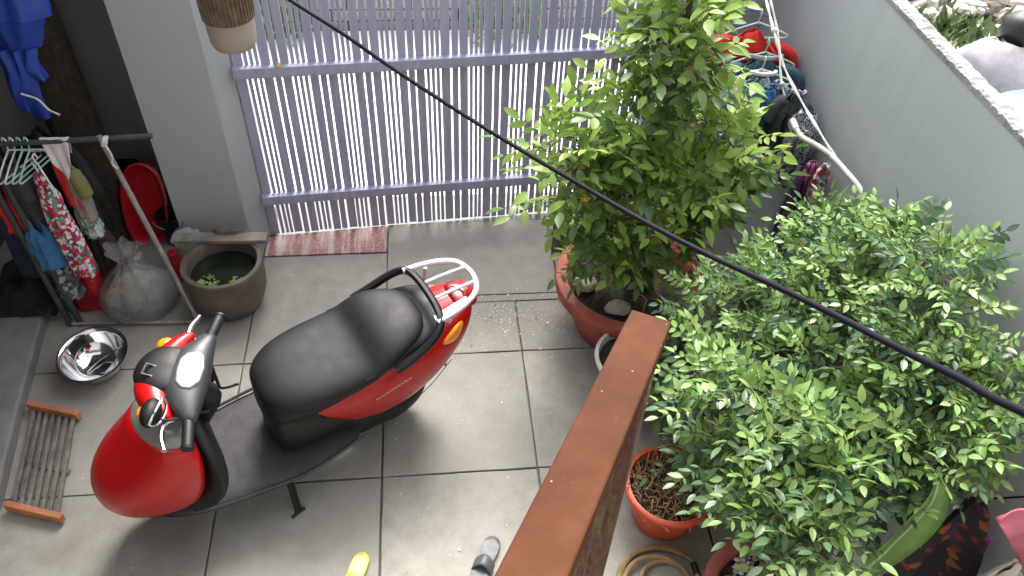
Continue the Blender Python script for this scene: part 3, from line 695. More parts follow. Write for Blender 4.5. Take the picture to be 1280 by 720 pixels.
    b = MB(); b.tube([V((.058, .215, 1.03))+V((.010*cos(a)-.012*abs(sin(a)), .062*cos(a), .036*sin(a))) for a in [2*pi*k/24 for k in range(25)]], .0045, 6, False); st(b).build('mirror_rim', 'chrome', msh)
    b = MB(); b.tube(spline([(.0, -.15, .94), (-.02, -.14, .90), (-.03, -.12, .80), (-.03, -.13, .74), (-.05, -.15, .72), (-.08, -.17, .72)], 4), .006, 6); st(b).build('bag_hook', 'black_plastic', t)
    b = MB(); b.tube(spline([(.01, .03, .95), (-.02, .0, .86), (.03, 0, .72), (.14, 0, .45)], 4), .05, 12); st(b).build('steering_column', 'black_plastic', t)
    b = MB(); b.tube(spline([(.0, .15, .95), (-.04, .12, .90), (-.03, .08, .85), (.06, .07, .76)], 5), .006, 6); b.tube(spline([(.0, -.12, .95), (-.03, -.10, .88), (-.02, -.07, .84), (.06, -.06, .75)], 5), .006, 6); st(b).build('control_cable', 'black_plastic', t)
    b = MB(); b.box((.285, .0, .56), (.04, .20, .16), R3('Y', -.12)); b.build('glove_panel', 'grey_plastic', t, bevel=.02)
build_scooter()

# ================================================================== LEFT SIDE
def copy_thing(src, loc, rot=None, label=None):
    c = src.copy(); COL.objects.link(c); c.location = loc
    if rot is not None: c.rotation_euler = rot
    if label: c['label'] = label
    for ch in list(src.children):
        d = ch.copy(); COL.objects.link(d); d.parent = c
        for g in list(ch.children):
            h = g.copy(); COL.objects.link(h); h.parent = d
    return c

def garment(name, label, cat, A, B, length, mat, thick=.045, flare=1.05, folds=5, amp=.012, seed=0, sleeve=0, sleeve_mat=None, strap=False, group=None, taper=None, collar=None, dirn=None):
    """a hanging piece of clothing: closed tube of cloth under a shoulder line A-B, with folds, hem and sleeves"""
    A, B = V(A), V(B); mid = (A+B)/2; hw = (B-A).length/2; u = (B-A).normalized(); d = V(dirn).normalized() if dirn else V((0, 0, -1)); n = u.cross(d).normalized()
    t = thing(name, label, cat, tuple(mid+d*length), group=group)
    N, Mv = 44, 16; rings = []
    for j in range(Mv+1):
        v = j/Mv
        if strap: w = lerp(.55, 1, min(1, v/.18)) if v < .18 else lerp(1, flare, (v-.18)/.82)
        else: w = (.40+.60*(v/.17)**.75) if v < .17 else lerp(1, flare, (v-.17)/.83)
        if taper: w *= taper(v)
        th = thick*(.35+.65*min(1, v/.2)); ring = []
        for k in range(N):
            a = 2*pi*k/N; x = cos(a); y = sin(a)
            ph = seed*1.7
            f = amp*min(1, v*2.2)*(sin(x*folds*3+ph+v*1.5)+.5*sin(x*folds*7+ph*2-v*2)) + .35*amp*noise.noise(V((x*3, v*6+seed, y)))*3
            ring.append(mid + u*(hw*w*x*(1+.03*sin(v*9+seed))) + n*(th*math.copysign(abs(y)**.8, y)+f) + d*(length*v*(1+.025*sin(x*4+seed))-(.035*(1-abs(x)) if v < .05 and not strap else 0)+(0 if strap else .055*x*x*(1-v))))
        rings.append(ring)
    b = MB(); b.loft(rings, cap=False); b.build('fabric', mat, t, solid=.003)
    if sleeve:
        for s, P in ((-1, A), (1, B)):
            q = [mid+(P-mid)*.62+d*(.05*length+.02), mid+(P-mid)*.96+d*(.15*length+.03), P+u*s*sleeve*.22+d*(.18*length+.05+sleeve*.8)]
            b = MB(); b.tube(spline([mid+(P-mid)*.45+d*.03, q[0], q[1], q[2]], 5), [.010, .014, .018, .022, .025]+[.030]*4+[.033]*7, 12, cap=False, flat=.8); b.build('sleeve', sleeve_mat or mat, t, solid=.003)
    if collar:
        b = MB(); b.tube([mid+u*(hw*.40*cos(a))+n*(thick*.75*sin(a))-d*.028+d*.02*(sin(a) > 0) for a in [2*pi*k/20 for k in range(21)]], .010, 6, False); b.build('collar', collar, t)
    return t

def hanger(label, top, u, w, mat, group='clothes hangers on the rack bar', drop=.09, hook=.05):
    top, u = V(top), V(u).normalized()
    t = thing('clothes_hanger', label, 'hanger', tuple(top), group=group)
    d = V((0, 0, -1)); n = u.cross(d)
    b = MB(); c = top+d*hook
    b.tube(spline([top+n*.012-d*-.012, top+n*.006-d*.008, top-d*.012, top-n*.010, c-d*.01, c], 4), .0035, 6); b.build('hook', mat, t)
    b = MB(); b.tube(spline([c, c+u*w*.5+d*drop*.45, c+u*w+d*drop, c+u*(w-.01)+d*(drop+.015)], 4)+spline([c-u*(w-.01)+d*(drop+.015), c-u*w+d*drop, c-u*w*.5+d*drop*.45, c], 4), .0042, 6); b.build('frame', mat, t)
    return t

def build_left():
    rnd = random.Random(31)
    # tree trunk
    t = thing('tree_trunk', 'dark mossy tree trunk standing in front of the shaded back wall', 'tree', (-1.60, 1.80, 0))
    b = MB(); rings = []
    for j in range(26):
        z = -.01+j*.13; cx = -1.585+.006*sin(z*2.3); cy = 1.80
        r = .125+.05*math.exp(-z*5)-.004*z
        rings.append([V((cx+cos(a)*r*(1+.10*noise.noise(V((cos(a)*1.6, sin(a)*1.6, z*1.3)))), cy+sin(a)*r*(1+.10*noise.noise(V((cos(a)*1.6, sin(a)*1.6, z*1.3+5)))), z)) for a in [2*pi*k/28 for k in range(28)]])
    b.loft(rings); b.build('trunk', 'bark_mossy', t)
    b = MB(); b.tube(spline([(-1.58, 1.78, 2.4), (-1.45, 1.6, 2.62), (-1.42, 1.5, 2.66)], 5), [.06]*8+[.05]*3, 10); b.build('branch', 'bark_mossy', t)
    # blue tarpaulin bundle hanging high on the left
    t = thing('blue_tarpaulin', 'crumpled blue tarpaulin tied in a hanging bundle at top left', 'tarpaulin', (-1.43, 1.40, 1.0))
    b = MB(); rings = []
    for j in range(30):
        z = 1.66-j*.0105; v = j/29; w = .125+.03*sin(v*3) if v < .55 else lerp(.125, .075, (v-.55)/.45)
        ring = []
        for k in range(36):
            a = 2*pi*k/36; q = 1+.22*noise.noise(V((cos(a)*2.2, sin(a)*2.2, z*5)))+.10*sin(a*7+z*6)
            ring.append(V((-1.435-v*.04+cos(a)*w*q, 1.41+sin(a)*w*.55*q, z)))
        rings.append(ring)
    b.loft(rings); b.build('bundle', 'tarp_blue', t)
    for k, (x, l, w) in enumerate([(-1.545, .26, .042), (-1.495, .30, .038), (-1.44, .13, .028)]):
        b = MB(); rings = []
        for j in range(12):
            v = j/11; z = 1.36-l*1.15*v; rings.append([V((x+.01*sin(v*5+k)+cos(a)*w*(1-.35*abs(v-.55))*(1+.25*sin(a*4+k+v*3)), 1.39+sin(a)*.035*(1+.2*sin(a*3+v*4)), z)) for a in [2*pi*q/18 for q in range(18)]])
        b.loft(rings); b.build('flap', 'tarp_blue', t)
    b = MB(); b.tube(spline([(-1.53, 1.345, 1.16), (-1.47, 1.345, 1.13), (-1.44, 1.34, 1.08), (-1.40, 1.34, 1.05)], 4), .005, 6); b.build('tie_cord', 'rope_white', t)
    # clothes rack: top bar, crossed legs, lower bar
    t = thing('clothes_rack', 'folding clothes rack with a dark top bar and crossed metal poles', 'clothes rack', (-1.27, 1.05, 0))
    b = MB(); b.tube([(-2.0, 1.08, 1.05), (-1.568, 1.118, 1.05), (-.955, 1.154, 1.05)], .0125, 10); b.build('top_bar', 'pole_dark', t)
    b = MB(); b.tube([(-1.160, 1.112, 1.085), (-.961, .987, .0)], .0125, 10); b.build('leg', 'pole_grey', t)
    for dx in (-.03, .022):
        b = MB(); b.tube([(-1.66+dx, 1.10, 1.05), (-1.64+dx, 1.075, .80), (-1.585+dx, 1.02, .0)], .016, 10); b.build('leg', 'pole_dark', t)
    b = MB(); b.tube([(-1.60, 1.01, .02), (-.965, .985, .02)], .009, 8); b.build('foot_bar', 'pole_grey', t)
    b = MB()
    for k in range(3): b.tube([V((-1.150+.006*k, 1.112, 1.055))+V((.022*cos(a)*.4, .022*sin(a), .022*cos(a))) for a in [2*pi*q/14 for q in range(15)]], .004, 6, False)
    b.tube(spline([(-1.145, 1.10, 1.05), (-1.125, 1.085, 1.0), (-1.135, 1.08, .96), (-1.12, 1.08, .93)], 4), .0035, 6); b.build('tie_rope', 'rope_white', t)
    # white cloth over the bar
    t = thing('white_cloth', 'small white cloth draped over the rack bar', 'cloth', (-1.36, 1.135, 1.0))
    def wc(u, v):
        s = (v-.5)*2; z = 1.066-.012*s*s*4 if abs(s) < .25 else 1.063-(abs(s)-.25)*(.15+.12*sin(u*pi)**2 if s < 0 else .12)
        x = -1.425+.13*u + (.05*(u-.5)*-abs(s)); y = 1.132+.026*s*(1 if abs(s) < .3 else .9)+.008*sin(u*14+s*3)*abs(s)
        return V((x, y, z))
    b = MB(); b.grid(wc, 14, 26); b.build('fabric', 'cloth_white', t, solid=.003)
    # hangers and clothes on the rack
    hx = [(-1.565, 'rope_white', 'white wire hanger nearest the left end of the rack bar'), (-1.535, 'rope_white', 'second white hanger from the left on the rack bar'), (-1.505, 'rope_mint', 'mint green hanger on the rack bar beside the white hangers'), (-1.475, 'rope_mint', 'mint green hanger tangled against the floral dress')]
    for k, (x, m, lab) in enumerate(hx): hanger(lab, (x, 1.122, 1.065), (.35, 1, 0), .12, m)
    hanger('empty white hanger dangling below the rack bar in front of the floral dress', (-1.435, 1.06, 1.02), (.55, -.6, -.5), .10, 'rope_white', drop=.07)
    garment('floral_dress', 'red and white floral dress hanging from the clothes rack', 'dress', (-1.50, 1.10, .92), (-1.41, 1.04, .92), .60, 'print_floral', .03, 1.55, 4, .012, 2, strap=True)
    garment('red_camisole', 'narrow red strappy camisole hanging behind the floral dress', 'camisole', (-1.42, 1.16, .97), (-1.36, 1.13, .97), .28, 'cloth_red', .02, 1.1, 3, .008, 4, strap=True)
    garment('olive_shirt', 'olive and beige shirt hanging right of the floral dress', 'shirt', (-1.40, 1.17, .94), (-1.33, 1.13, .90), .30, 'cloth_beige', .03, 1.05, 3, .008, 5, sleeve=.05, sleeve_mat='cloth_olive')
    garment('mint_blouse', 'mint patterned blouse hanging behind the floral dress hem', 'blouse', (-1.42, 1.19, .74), (-1.34, 1.15, .74), .26, 'print_mint', .03, 1.2, 4, .01, 7)
    garment('dark_shirt', 'dark charcoal shirt at the left end of the rack', 'shirt', (-1.66, 1.20, .95), (-1.56, 1.10, .95), .50, 'cloth_charcoal', .05, 1.1, 4, .012, 6, sleeve=.06)
    garment('blue_shorts', 'blue shorts hanging low at the left end of the rack', 'shorts', (-1.64, 1.12, .64), (-1.53, 1.04, .64), .26, 'cloth_blue', .05, 1.1, 4, .012, 8)
    garment('checked_cloth', 'grey checked cloth hanging below the blue shorts', 'cloth', (-1.63, 1.14, .40), (-1.52, 1.05, .40), .24, 'print_check', .045, 1.05, 4, .012, 9)
    garment('navy_trousers', 'navy trousers hanging behind the dark rack legs', 'trousers', (-1.80, 1.22, .85), (-1.68, 1.15, .85), .62, 'cloth_navy', .05, 1.05, 4, .012, 10)
    garment('orange_blouse', 'orange red blouse at the far left end of the rack', 'blouse', (-1.71, 1.14, .80), (-1.65, 1.08, .80), .22, 'cloth_red', .03, 1.05, 4, .012, 12)
    garment('shade_fill_wide', 'wide black cloth added to deepen the shade behind the floral dress and olive shirt', 'jacket', (-1.62, 1.30, 1.0), (-1.36, 1.24, 1.0), .62, 'cloth_black', .05, 1.02, 4, .014, 14, sleeve=.2)  # dark filler added behind the dress to deepen the shade
    garment('shade_fill_low', 'dark brown cloth added to deepen the shade low behind the mint blouse', 'shade_cloth', (-1.46, 1.24, .52), (-1.33, 1.21, .52), .40, 'cloth_brown', .04, 1.2, 4, .014, 15)  # second dark filler, added for the shade lower down
    t = thing('shade_fill_heap', 'dark cloth heap added to deepen the shade on the ledge under the clothes rack', 'cloth heap', (-1.80, 1.25, .07))  # added dark mound that stands for shade under the rack
    b = MB(); b.grid(lambda u, v: V((-2.02+.36*u, 1.02+.45*v, .072+.20*sin(u*pi)**.8*sin(v*pi)**.8*(.7+.6*noise.noise(V((u*4, v*4, 3))))+.02*sin(u*17+v*9)*sin(u*pi)*sin(v*pi))), 30, 30); b.build('fabric', 'cloth_black', t)
    b = MB(); b.grid(lambda u, v: V((-1.82+.14*u, 1.0+.10*v, .078+.05*sin(u*pi)*(1-v)+.012*sin(u*13+v*5))), 14, 8); b.build('loose_fold', 'cloth_brown', t, solid=.004)
    # red basin leaning on the wall, black bin, bottle
    t = thing('red_basin', 'long red plastic basin standing on end against the wall', 'basin', (-1.34, 1.72, 0))
    M = Matrix.Translation(V((-1.335, 1.72, .22))) @ Matrix.Rotation(radians(-14), 4, 'X') @ Matrix.Rotation(radians(6), 4, 'Y')
    def ov(a, hx, hz, y): return M @ V((hx*math.copysign(abs(cos(a))**.85, cos(a)), y, hz*math.copysign(abs(sin(a))**.85, sin(a))))
    A36 = [2*pi*k/36 for k in range(36)]
    b = MB(); b.loft([[ov(a, hx, hz, y) for a in A36] for hx, hz, y in [(.098, .235, .05), (.108, .25, .0), (.122, .262, -.018), (.122, .262, -.03), (.112, .252, -.033), (.100, .238, -.02), (.088, .218, .035), (.05, .15, .04)]])
    b.build('shell', 'plastic_red', t)
    b = MB(); b.tube([ov(a, .075, .20, .033) for a in A36+[0]], .005, 6, False); b.build('inner_rib', 'plastic_crimson', t)
    t = thing('black_bucket', 'small black bucket leaning beside the red basin', 'bucket', (-1.20, 1.66, 0))
    b = MB(); b.lathe([(.055, .0), (.075, .18), (.082, .185), (.082, .20), (.07, .20), (.055, .02), (.01, .015)], 24, (-1.20, 1.66, 0)); b.build('body', 'black_plastic', t)
    b = MB(); b.tube([V((-1.20+.08*cos(a), 1.60, .19-.06*sin(a))) for a in [pi*k/12 for k in range(13)]], .004, 6); b.build('handle', 'pole_grey', t)
    t = thing('white_block', 'pale broken concrete block behind the water pot', 'block', (-1.07, 1.46, 0))
    b = MB(); b.box((-1.07, 1.46, .10), (.14, .12, .20), R3('Z', .2), taper=.94); b.build('block', 'stone', t, bevel=.01); b = MB(); b.box((-1.08, 1.46, .215), (.10, .09, .03), R3('Z', .4), taper=.8); b.build('broken_top', 'stone', t, bevel=.008)
    t = thing('red_bottle', 'small red capped bottle beside the water pot', 'bottle', (-1.12, 1.33, .0))
    b = MB(); b.lathe([(.03, .0), (.034, .02), (.034, .13), (.02, .155)], 18, (-1.12, 1.33, 0)); b.build('bottle_body', 'plastic_crimson', t)
    b = MB(); b.lathe([(.024, .155), (.025, .20), (.018, .205)], 16, (-1.12, 1.33, 0)); b.build('bottle_cap', 'plastic_red', t)
    # plastic bag of leaves
    t = thing('plastic_bag', 'knotted translucent plastic bag of plant waste standing on the floor', 'bag', (-1.27, 1.13, 0))
    b = MB(); rings = []
    prof = [(.09, .0), (.165, .012), (.195, .06), (.20, .11), (.175, .17), (.125, .225), (.07, .275), (.042, .31), (.034, .335), (.05, .365), (.07, .40), (.075, .425)]
    for r, z in prof:
        ring = []
        for k in range(40):
            a = 2*pi*k/40
            pl = .05+.22*max(0, min(1, (z-.12)/.2))
            q = 1+.10*noise.noise(V((cos(a)*2, sin(a)*2, z*6)))+pl*.55*sin(a*9+z*14)*(1 if z > .05 else .2)
            ring.append(V((-1.275+cos(a)*r*q*.98+.03*max(0, z-.25), 1.13+sin(a)*r*q*.8, z+.018*sin(a*5)*(z > .38))))
        rings.append(ring)
    b.loft(rings, cap=False); b.build('film', 'bag_film', t)
    for k, (x, y, z, r, m) in enumerate([(-1.36, 1.12, .09, .085, 'dry_straw'), (-1.29, 1.10, .10, .085, 'weed_green'), (-1.20, 1.12, .09, .095, 'old_wood'), (-1.25, 1.18, .14, .08, 'stone'), (-1.33, 1.15, .16, .06, 'dry_straw'), (-1.17, 1.09, .13, .05, 'weed_green')]):
        b = MB(); b.blob((x, y, z), (r, r*.8, r*.85), 8, .5, k*3.1); b.build('contents', m, t)
    # red sack with a blue strip
    t = thing('red_crate', 'crumpled red plastic sack beside the plastic bag', 'sack', (-1.53, 1.17, 0))
    b = MB(); rings = []
    for j in range(12):
        v = j/11; z = .005+.27*v; rings.append([V((-1.53+.095*math.copysign(abs(cos(a))**.6, cos(a))*(1-.1*v)*(1+.05*sin(a*5+v*4)), 1.18+.07*math.copysign(abs(sin(a))**.6, sin(a))*(1-.25*v)*(1+.08*sin(a*6+v*7)), z+.012*sin(a*3)*v)) for a in [2*pi*k/32 for k in range(32)]])
    b.loft(rings); b.build('sack_body', 'plastic_crimson', t)
    b = MB(); b.grid(lambda u, v: V((-1.61+.15*u, 1.115+.004*sin(u*20)+.02*v, .10+.11*v+.006*sin(u*9))), 12, 4); b.build('printed_panel', 'plastic_red', t, solid=.003)
    b = MB(); b.grid(lambda u, v: V((-1.655+.05*u, 1.10+.01*sin(v*6), .02+.22*v)), 4, 8); tag(b.build('blue_sheet', 'plastic_blue', solid=.004), 'strip of blue plastic standing left of the red sack', 'plastic sheet')
    t = thing('flat_stone', 'grey flat stone slab under the tree behind the red sack', 'stone', (-1.42, 1.42, 0))
    b = MB(); b.box((-1.44, 1.42, .05), (.22, .13, .10), R3('Z', -.2), taper=.93); b.build('slab_body', 'stone', t, bevel=.012); b = MB(); b.box((-1.45, 1.43, .115), (.15, .09, .03), R3('Z', .3), taper=.85); b.build('upper_stone', 'stone', t, bevel=.008)
    # steel bowl with a wire
    t = thing('steel_bowl', 'shiny steel wash bowl tilted on the floor below the rack', 'bowl', (-1.385, .72, 0))
    M = Matrix.Translation(V((-1.385, .715, .004))) @ Matrix.Rotation(radians(7), 4, 'X')
    b = MB(); b.lathe([(.055, 0), (.085, .004), (.125, .05), (.146, .10), (.150, .118), (.162, .122), (.162, .125), (.148, .124), (.142, .10), (.12, .052), (.08, .008), (.01, .005)], 48)
    b.v = [M @ v for v in b.v]; b.build('bowl_shell', 'steel', t, angle=80)
    t = thing('bent_wire', 'bent metal wire lying inside the steel bowl', 'wire', (-1.36, .70, .03))
    b = MB(); b.tube([M @ V(p) for p in [(-.055, -.03, .012), (.0, .035, .025), (.10, .065, .075), (.115, .06, .09)]], .0028, 6); b.tube([M @ V(p) for p in [(-.055, -.03, .012), (.035, -.035, .012), (.055, .0, .02), (.11, .045, .075)]], .0028, 6); b.tube([M @ V(p) for p in [(.035, -.035, .012), (.045, -.06, .012)]], .0028, 6); b.build('wire_rod', 'steel', t)
    # slatted wooden grate lying on the floor
    t = thing('wooden_grate', 'old slatted grate with two orange wooden ends lying by the ledge', 'grate', (-1.49, .18, 0))
    A, B, Cc, Dd = V((-1.625, .475, 0)), V((-1.405, .405, 0)), V((-1.545, -.055, 0)), V((-1.325, -.125, 0))
    for P, Q in ((A, B), (Cc, Dd)):
        d = Q-P; b = MB(); b.box((P+Q)/2+V((0, 0, .038)), (d.length+.03, .028, .045), R3('Z', math.atan2(d.y, d.x))); b.build('end_bar', 'orange_wood', t, smooth=False, bevel=.004)
    for k in range(7):
        u = (k+.4)/6.9; P = A.lerp(B, u); Q = Cc.lerp(Dd, u); d = Q-P
        b = MB(); b.box((P+Q)/2+V((0, 0, .026)), (d.length, .016, .018), R3('Z', math.atan2(d.y, d.x)) @ R3('Y', rnd.uniform(-.01, .01))); b.build('slat', 'grey_slat', t, smooth=False, bevel=.002)
    P = A.lerp(Cc, .55); Q = B.lerp(Dd, .55); d = Q-P
    b = MB(); b.box((P+Q)/2+V((0, 0, .013)), (d.length, .02, .012), R3('Z', math.atan2(d.y, d.x))); b.build('cross_bar', 'grey_slat', t, smooth=False)
    # water pot with a plank across it
    t = thing('water_pot', 'round brown ceramic pot filled with dark water near the pillar', 'pot', (-.82, 1.15, 0))
    b = MB(); b.lathe([(.135, 0), (.165, .03), (.195, .12), (.203, .22), (.198, .265), (.205, .285), (.200, .297), (.180, .298), (.168, .28), (.172, .2), (.165, .08), (.01, .07)], 44, (-.815, 1.14, 0), wob=.006); b.build('pot_body', 'brown_ceramic', t)
    b = MB(); b.lathe([(.172, .215), (.01, .2155)], 40, (-.815, 1.14, 0)); b.build('water', 'dark_water', t)
    b = MB()
    for k in range(70):
        cx, cy = rnd.choice([(-.88, 1.10), (-.92, 1.05), (-.90, 1.07), (-.76, 1.05), (-.73, 1.06), (-.86, 1.04)]); c = V((cx+rnd.gauss(0, .016), cy+rnd.gauss(0, .016), .222+rnd.random()*.012)); r = rnd.uniform(.005, .011)
        b.add([c+V((r*cos(a), r*sin(a), rnd.uniform(-.002, .003))) for a in [2*pi*q/6 for q in range(6)]], [(0, 1, 2, 3, 4, 5)])
    o = b.build('water_lettuce', 'leaf_shrub_young', smooth=False); tag(o, 'small pale green water plants floating in the brown pot', 'water plants', kind='stuff')
    t = thing('grey_plank', 'weathered grey plank laid across the rim of the water pot', 'plank', (-.845, 1.30, .298))
    b = MB(); b.box((-.845, 1.305, .311), (.49, .07, .024), R3('Z', -.04)); b.build('board', 'plank_grey', t, smooth=False, bevel=.004)
    b = MB(); b.blob((-.80, 1.345, .318), (.10, .035, .03), 8, .4, 2); b.build('dirt_heap', 'old_wood', t)
    # hanging lamp
    t = thing('hanging_basket', 'brown woven basket lamp hanging in front of the gate at top left', 'lamp', (-.266, .115, 2.03))
    c = (-.246, .115, 0)
    b = MB(); b.lathe([(.042, 2.022), (.055, 2.03), (.062, 2.05), (.064, 2.08), (.065, 2.11)], 32, c); b.build('shade_base', 'lamp_tan', t)
    b = MB()
    b.lathe([(.0655, 2.111), (.067, 2.16), (.067, 2.25), (.07, 2.28), (.01, 2.30)], 32, c)
    for k in range(40):
        a = 2*pi*k/40; b.tube([(c[0]+.066*cos(a), c[1]+.066*sin(a), 2.112), (c[0]+.0685*cos(a), c[1]+.0685*sin(a), 2.18), (c[0]+.069*cos(a), c[1]+.069*sin(a), 2.25)], .0035, 5)
    b.build('woven_shade', 'lamp_woven', t)
    b = MB(); b.tube([(c[0], c[1], 2.29), (c[0], c[1], 2.57)], .004, 6); b.build('cord', 'cable_black', t)
def bark_mossy():
    s = NT('bark_mossy'); g = s.n('ShaderNodeNewGeometry'); pos = g.outputs['Position']
    mp = s.n('ShaderNodeMapping'); mp.inputs['Scale'].default_value = (1, 1, .4); s.l(pos, mp.inputs[0])
    a = s.noise(mp.outputs[0], 9, 6, .65); b = s.noise(mp.outputs[0], 45, 6, .75)
    c = s.ramp(b, [(.35, (.018, .013, .010)), (.55, (.042, .033, .024)), (.75, (.095, .082, .058))])  # bark tones darkened to hold the shade around the trunk
    c = s.mix(s.ramp(a, [(.46, 0.0), (.62, .8)]), c, (.055, .052, .016))
    sp = s.n('ShaderNodeTexVoronoi'); sp.inputs['Scale'].default_value = 60; s.l(pos, sp.inputs['Vector'])
    c = s.mix(s.ramp(sp.outputs['Distance'], [(.12, .5), (.2, 0.0)]), c, (.22, .20, .12))
    s.base(c); s.rough(.95); s.bump(b, 1.0, .012)
bark_mossy()
build_left()

# ================================================================== HANDRAIL, CABLE, SMALL THINGS
def build_rail():
    t = thing('stair_railing', 'red brown painted wooden stair railing running down towards the courtyard', 'railing', (.75, -.80, 0))
    F0, N0 = V((.752, -.800, 1.852)), V((.393, -1.492, 2.093))
    d = (N0-F0); end = F0+d*1.75; dn = d.normalized(); w = V((dn.y, -dn.x, 0)).normalized()*-1; up = w.cross(dn); up = up if up.z > 0 else -up
    def beam(P, Q, hw, h, name, m, bev=.005):
        b = MB(); b.loft([[X-w*hw, X+w*hw, X+w*hw-up*h, X-w*hw-up*h] for X in (P, Q)]); return b.build(name, m, t, smooth=False, bevel=bev)
    beam(F0, end, .046, .055, 'handrail', 'handrail_paint')
    beam(F0+dn*.05-up*.115, end-up*.115, .022, .05, 'lower_rail', 'mossy_wood')
    beam(F0+dn*.05-up*.92, end-up*.92, .025, .06, 'bottom_rail', 'mossy_wood')
    b = MB(); c = F0+dn*.045; b.box((c.x, c.y, .90), (.075, .075, 1.80), R3('Z', math.atan2(dn.y, dn.x))); b.build('newel_post', 'mossy_wood', t, smooth=False, bevel=.005)
    for k in range(1, 9):
        c = F0+d*(.05+.19*k); b = MB(); b.box((c.x, c.y, c.z-.54), (.03, .03, .84), R3('Z', math.atan2(dn.y, dn.x))); b.build('baluster', 'mossy_wood', t, smooth=False, bevel=.003)
    b = MB(); c = F0+d*1.70; b.box((c.x, c.y, c.z-1.16), (.075, .075, 2.2), R3('Z', math.atan2(dn.y, dn.x))); b.build('newel_post', 'mossy_wood', t, smooth=False)
build_rail()

def build_small():
    rnd = random.Random(41)
    cab = [(-1.25, .78, 2.72), (-.72, .33, 2.56), (-.30, 0, 2.42), (-.078, -.179, 2.334), (-.003, -.233, 2.306), (.103, -.340, 2.289), (.187, -.406, 2.258), (.319, -.535, 2.231), (.439, -.669, 2.222), (.545, -.806, 2.230), (.634, -.944, 2.252), (.710, -1.063, 2.278), (.760, -1.188, 2.331), (.791, -1.307, 2.389), (.808, -1.414, 2.445), (.815, -1.505, 2.499), (.814, -1.584, 2.548), (.80, -1.80, 2.72), (.78, -2.2, 3.05), (.76, -2.63, 3.4)]
    b = MB(); P = spline(cab, 6); b.tube(P, .0044, 10)
    tag(b.build('power_cable', 'cable_black'), 'thick black cable sagging diagonally across the courtyard', 'cable')
    # hose coil
    t = thing('hose_coil', 'coiled dirty yellow garden hose on the floor by the red pots', 'hose', (1.15, -.58, 0))
    b = MB(); P = []
    for k in range(150):
        a = k*.17; r = .150+.028*sin(a*.31)-.012*(k//37); P.append(V((1.14+r*cos(a)*1.12+.018*sin(a*.5), -.60+r*sin(a)*1.05, .012+.006*(k//37)+.004*sin(a*1.3))))
    b.tube(P, .0105, 8); b.build('hose_tube', 'hose_yellow', t)
    b = MB(); e = P[-1]; b.tube([e, e+(e-P[-2]).normalized()*.05], .014, 8); b.build('hose_end', 'black_plastic', t)
    # slippers
    def slipper(name, label, c, ang, sole, foot, strap):
        t = thing(name, label, 'slipper', (c[0], c[1], 0))
        M = Matrix.Translation(V((c[0], c[1], 0))) @ Matrix.Rotation(ang, 4, 'Z')
        prof = [(.0, .031), (.03, .037), (.08, .035), (.12, .032), (.17, .037), (.205, .034), (.222, .022), (.230, .006)]
        top = [(-.012, .008), (-.008, .022)]+prof; ol = [(x, y) for x, y in top]+[(x, -y) for x, y in top[::-1]]
        b = MB(); b.loft([[M @ V((x*s, y*s, z)) for x, y in ol] for s, z in ((.96, .002), (1, .01), (1, .022), (.96, .028))]); b.build('sole', sole, t)
        b = MB(); b.loft([[M @ V((x*.86+.012, y*.82, z)) for x, y in ol] for z in (.027, .031)]); b.build('insole', foot, t)
        b = MB(); b.grid(lambda u, v: M @ V((.06+.05*v+.012*sin(u*pi), (u-.5)*.082, .02+.042*sin(u*pi)**.7)), 12, 4); b.build('strap', strap, t, solid=.005)
        return t
    slipper('yellow_slipper', 'yellow plastic slipper on the floor at the bottom edge', (-.135, -.585), radians(72), 'plastic_yellow', 'insole_pale', 'plastic_yellow')
    slipper('grey_slipper', 'dark grey rubber slipper on the floor beside the wooden railing', (.385, -.545), radians(66), 'rubber_grey', 'rubber_grey', 'rubber_grey')
    # litter of petals on the slabs
    b = MB()
    for k in range(480):
        if rnd.random() < .72: x, y = rnd.gauss(.68, .20), rnd.gauss(.93, .11)
        elif rnd.random() < .5: x, y = rnd.uniform(-.1, 1.0), rnd.uniform(-.6, 1.1)
        else: x, y = rnd.uniform(-1.5, 1.2), rnd.uniform(-.9, 1.6)
        r = rnd.uniform(.002, .0055)*(1.6 if rnd.random() < .1 else 1); a0 = rnd.random()*6; q = [V((x+r*rnd.uniform(.6, 1.3)*cos(a0+a), y+r*rnd.uniform(.5, 1.2)*sin(a0+a), .0035+rnd.random()*.003)) for a in (0, 1.3, 2.6, 3.9, 5.1)]
        b.add(q, [(0, 1, 2, 3, 4)], rnd.choice([0, 0, 0, 0, 1, 2]))
    tag(b.build('fallen_petals', ['petal_pale', 'dry_straw', 'yellow_leaf'], smooth=False), 'pale fallen petals and leaf bits scattered on the slabs', 'petals', kind='stuff')
build_small()

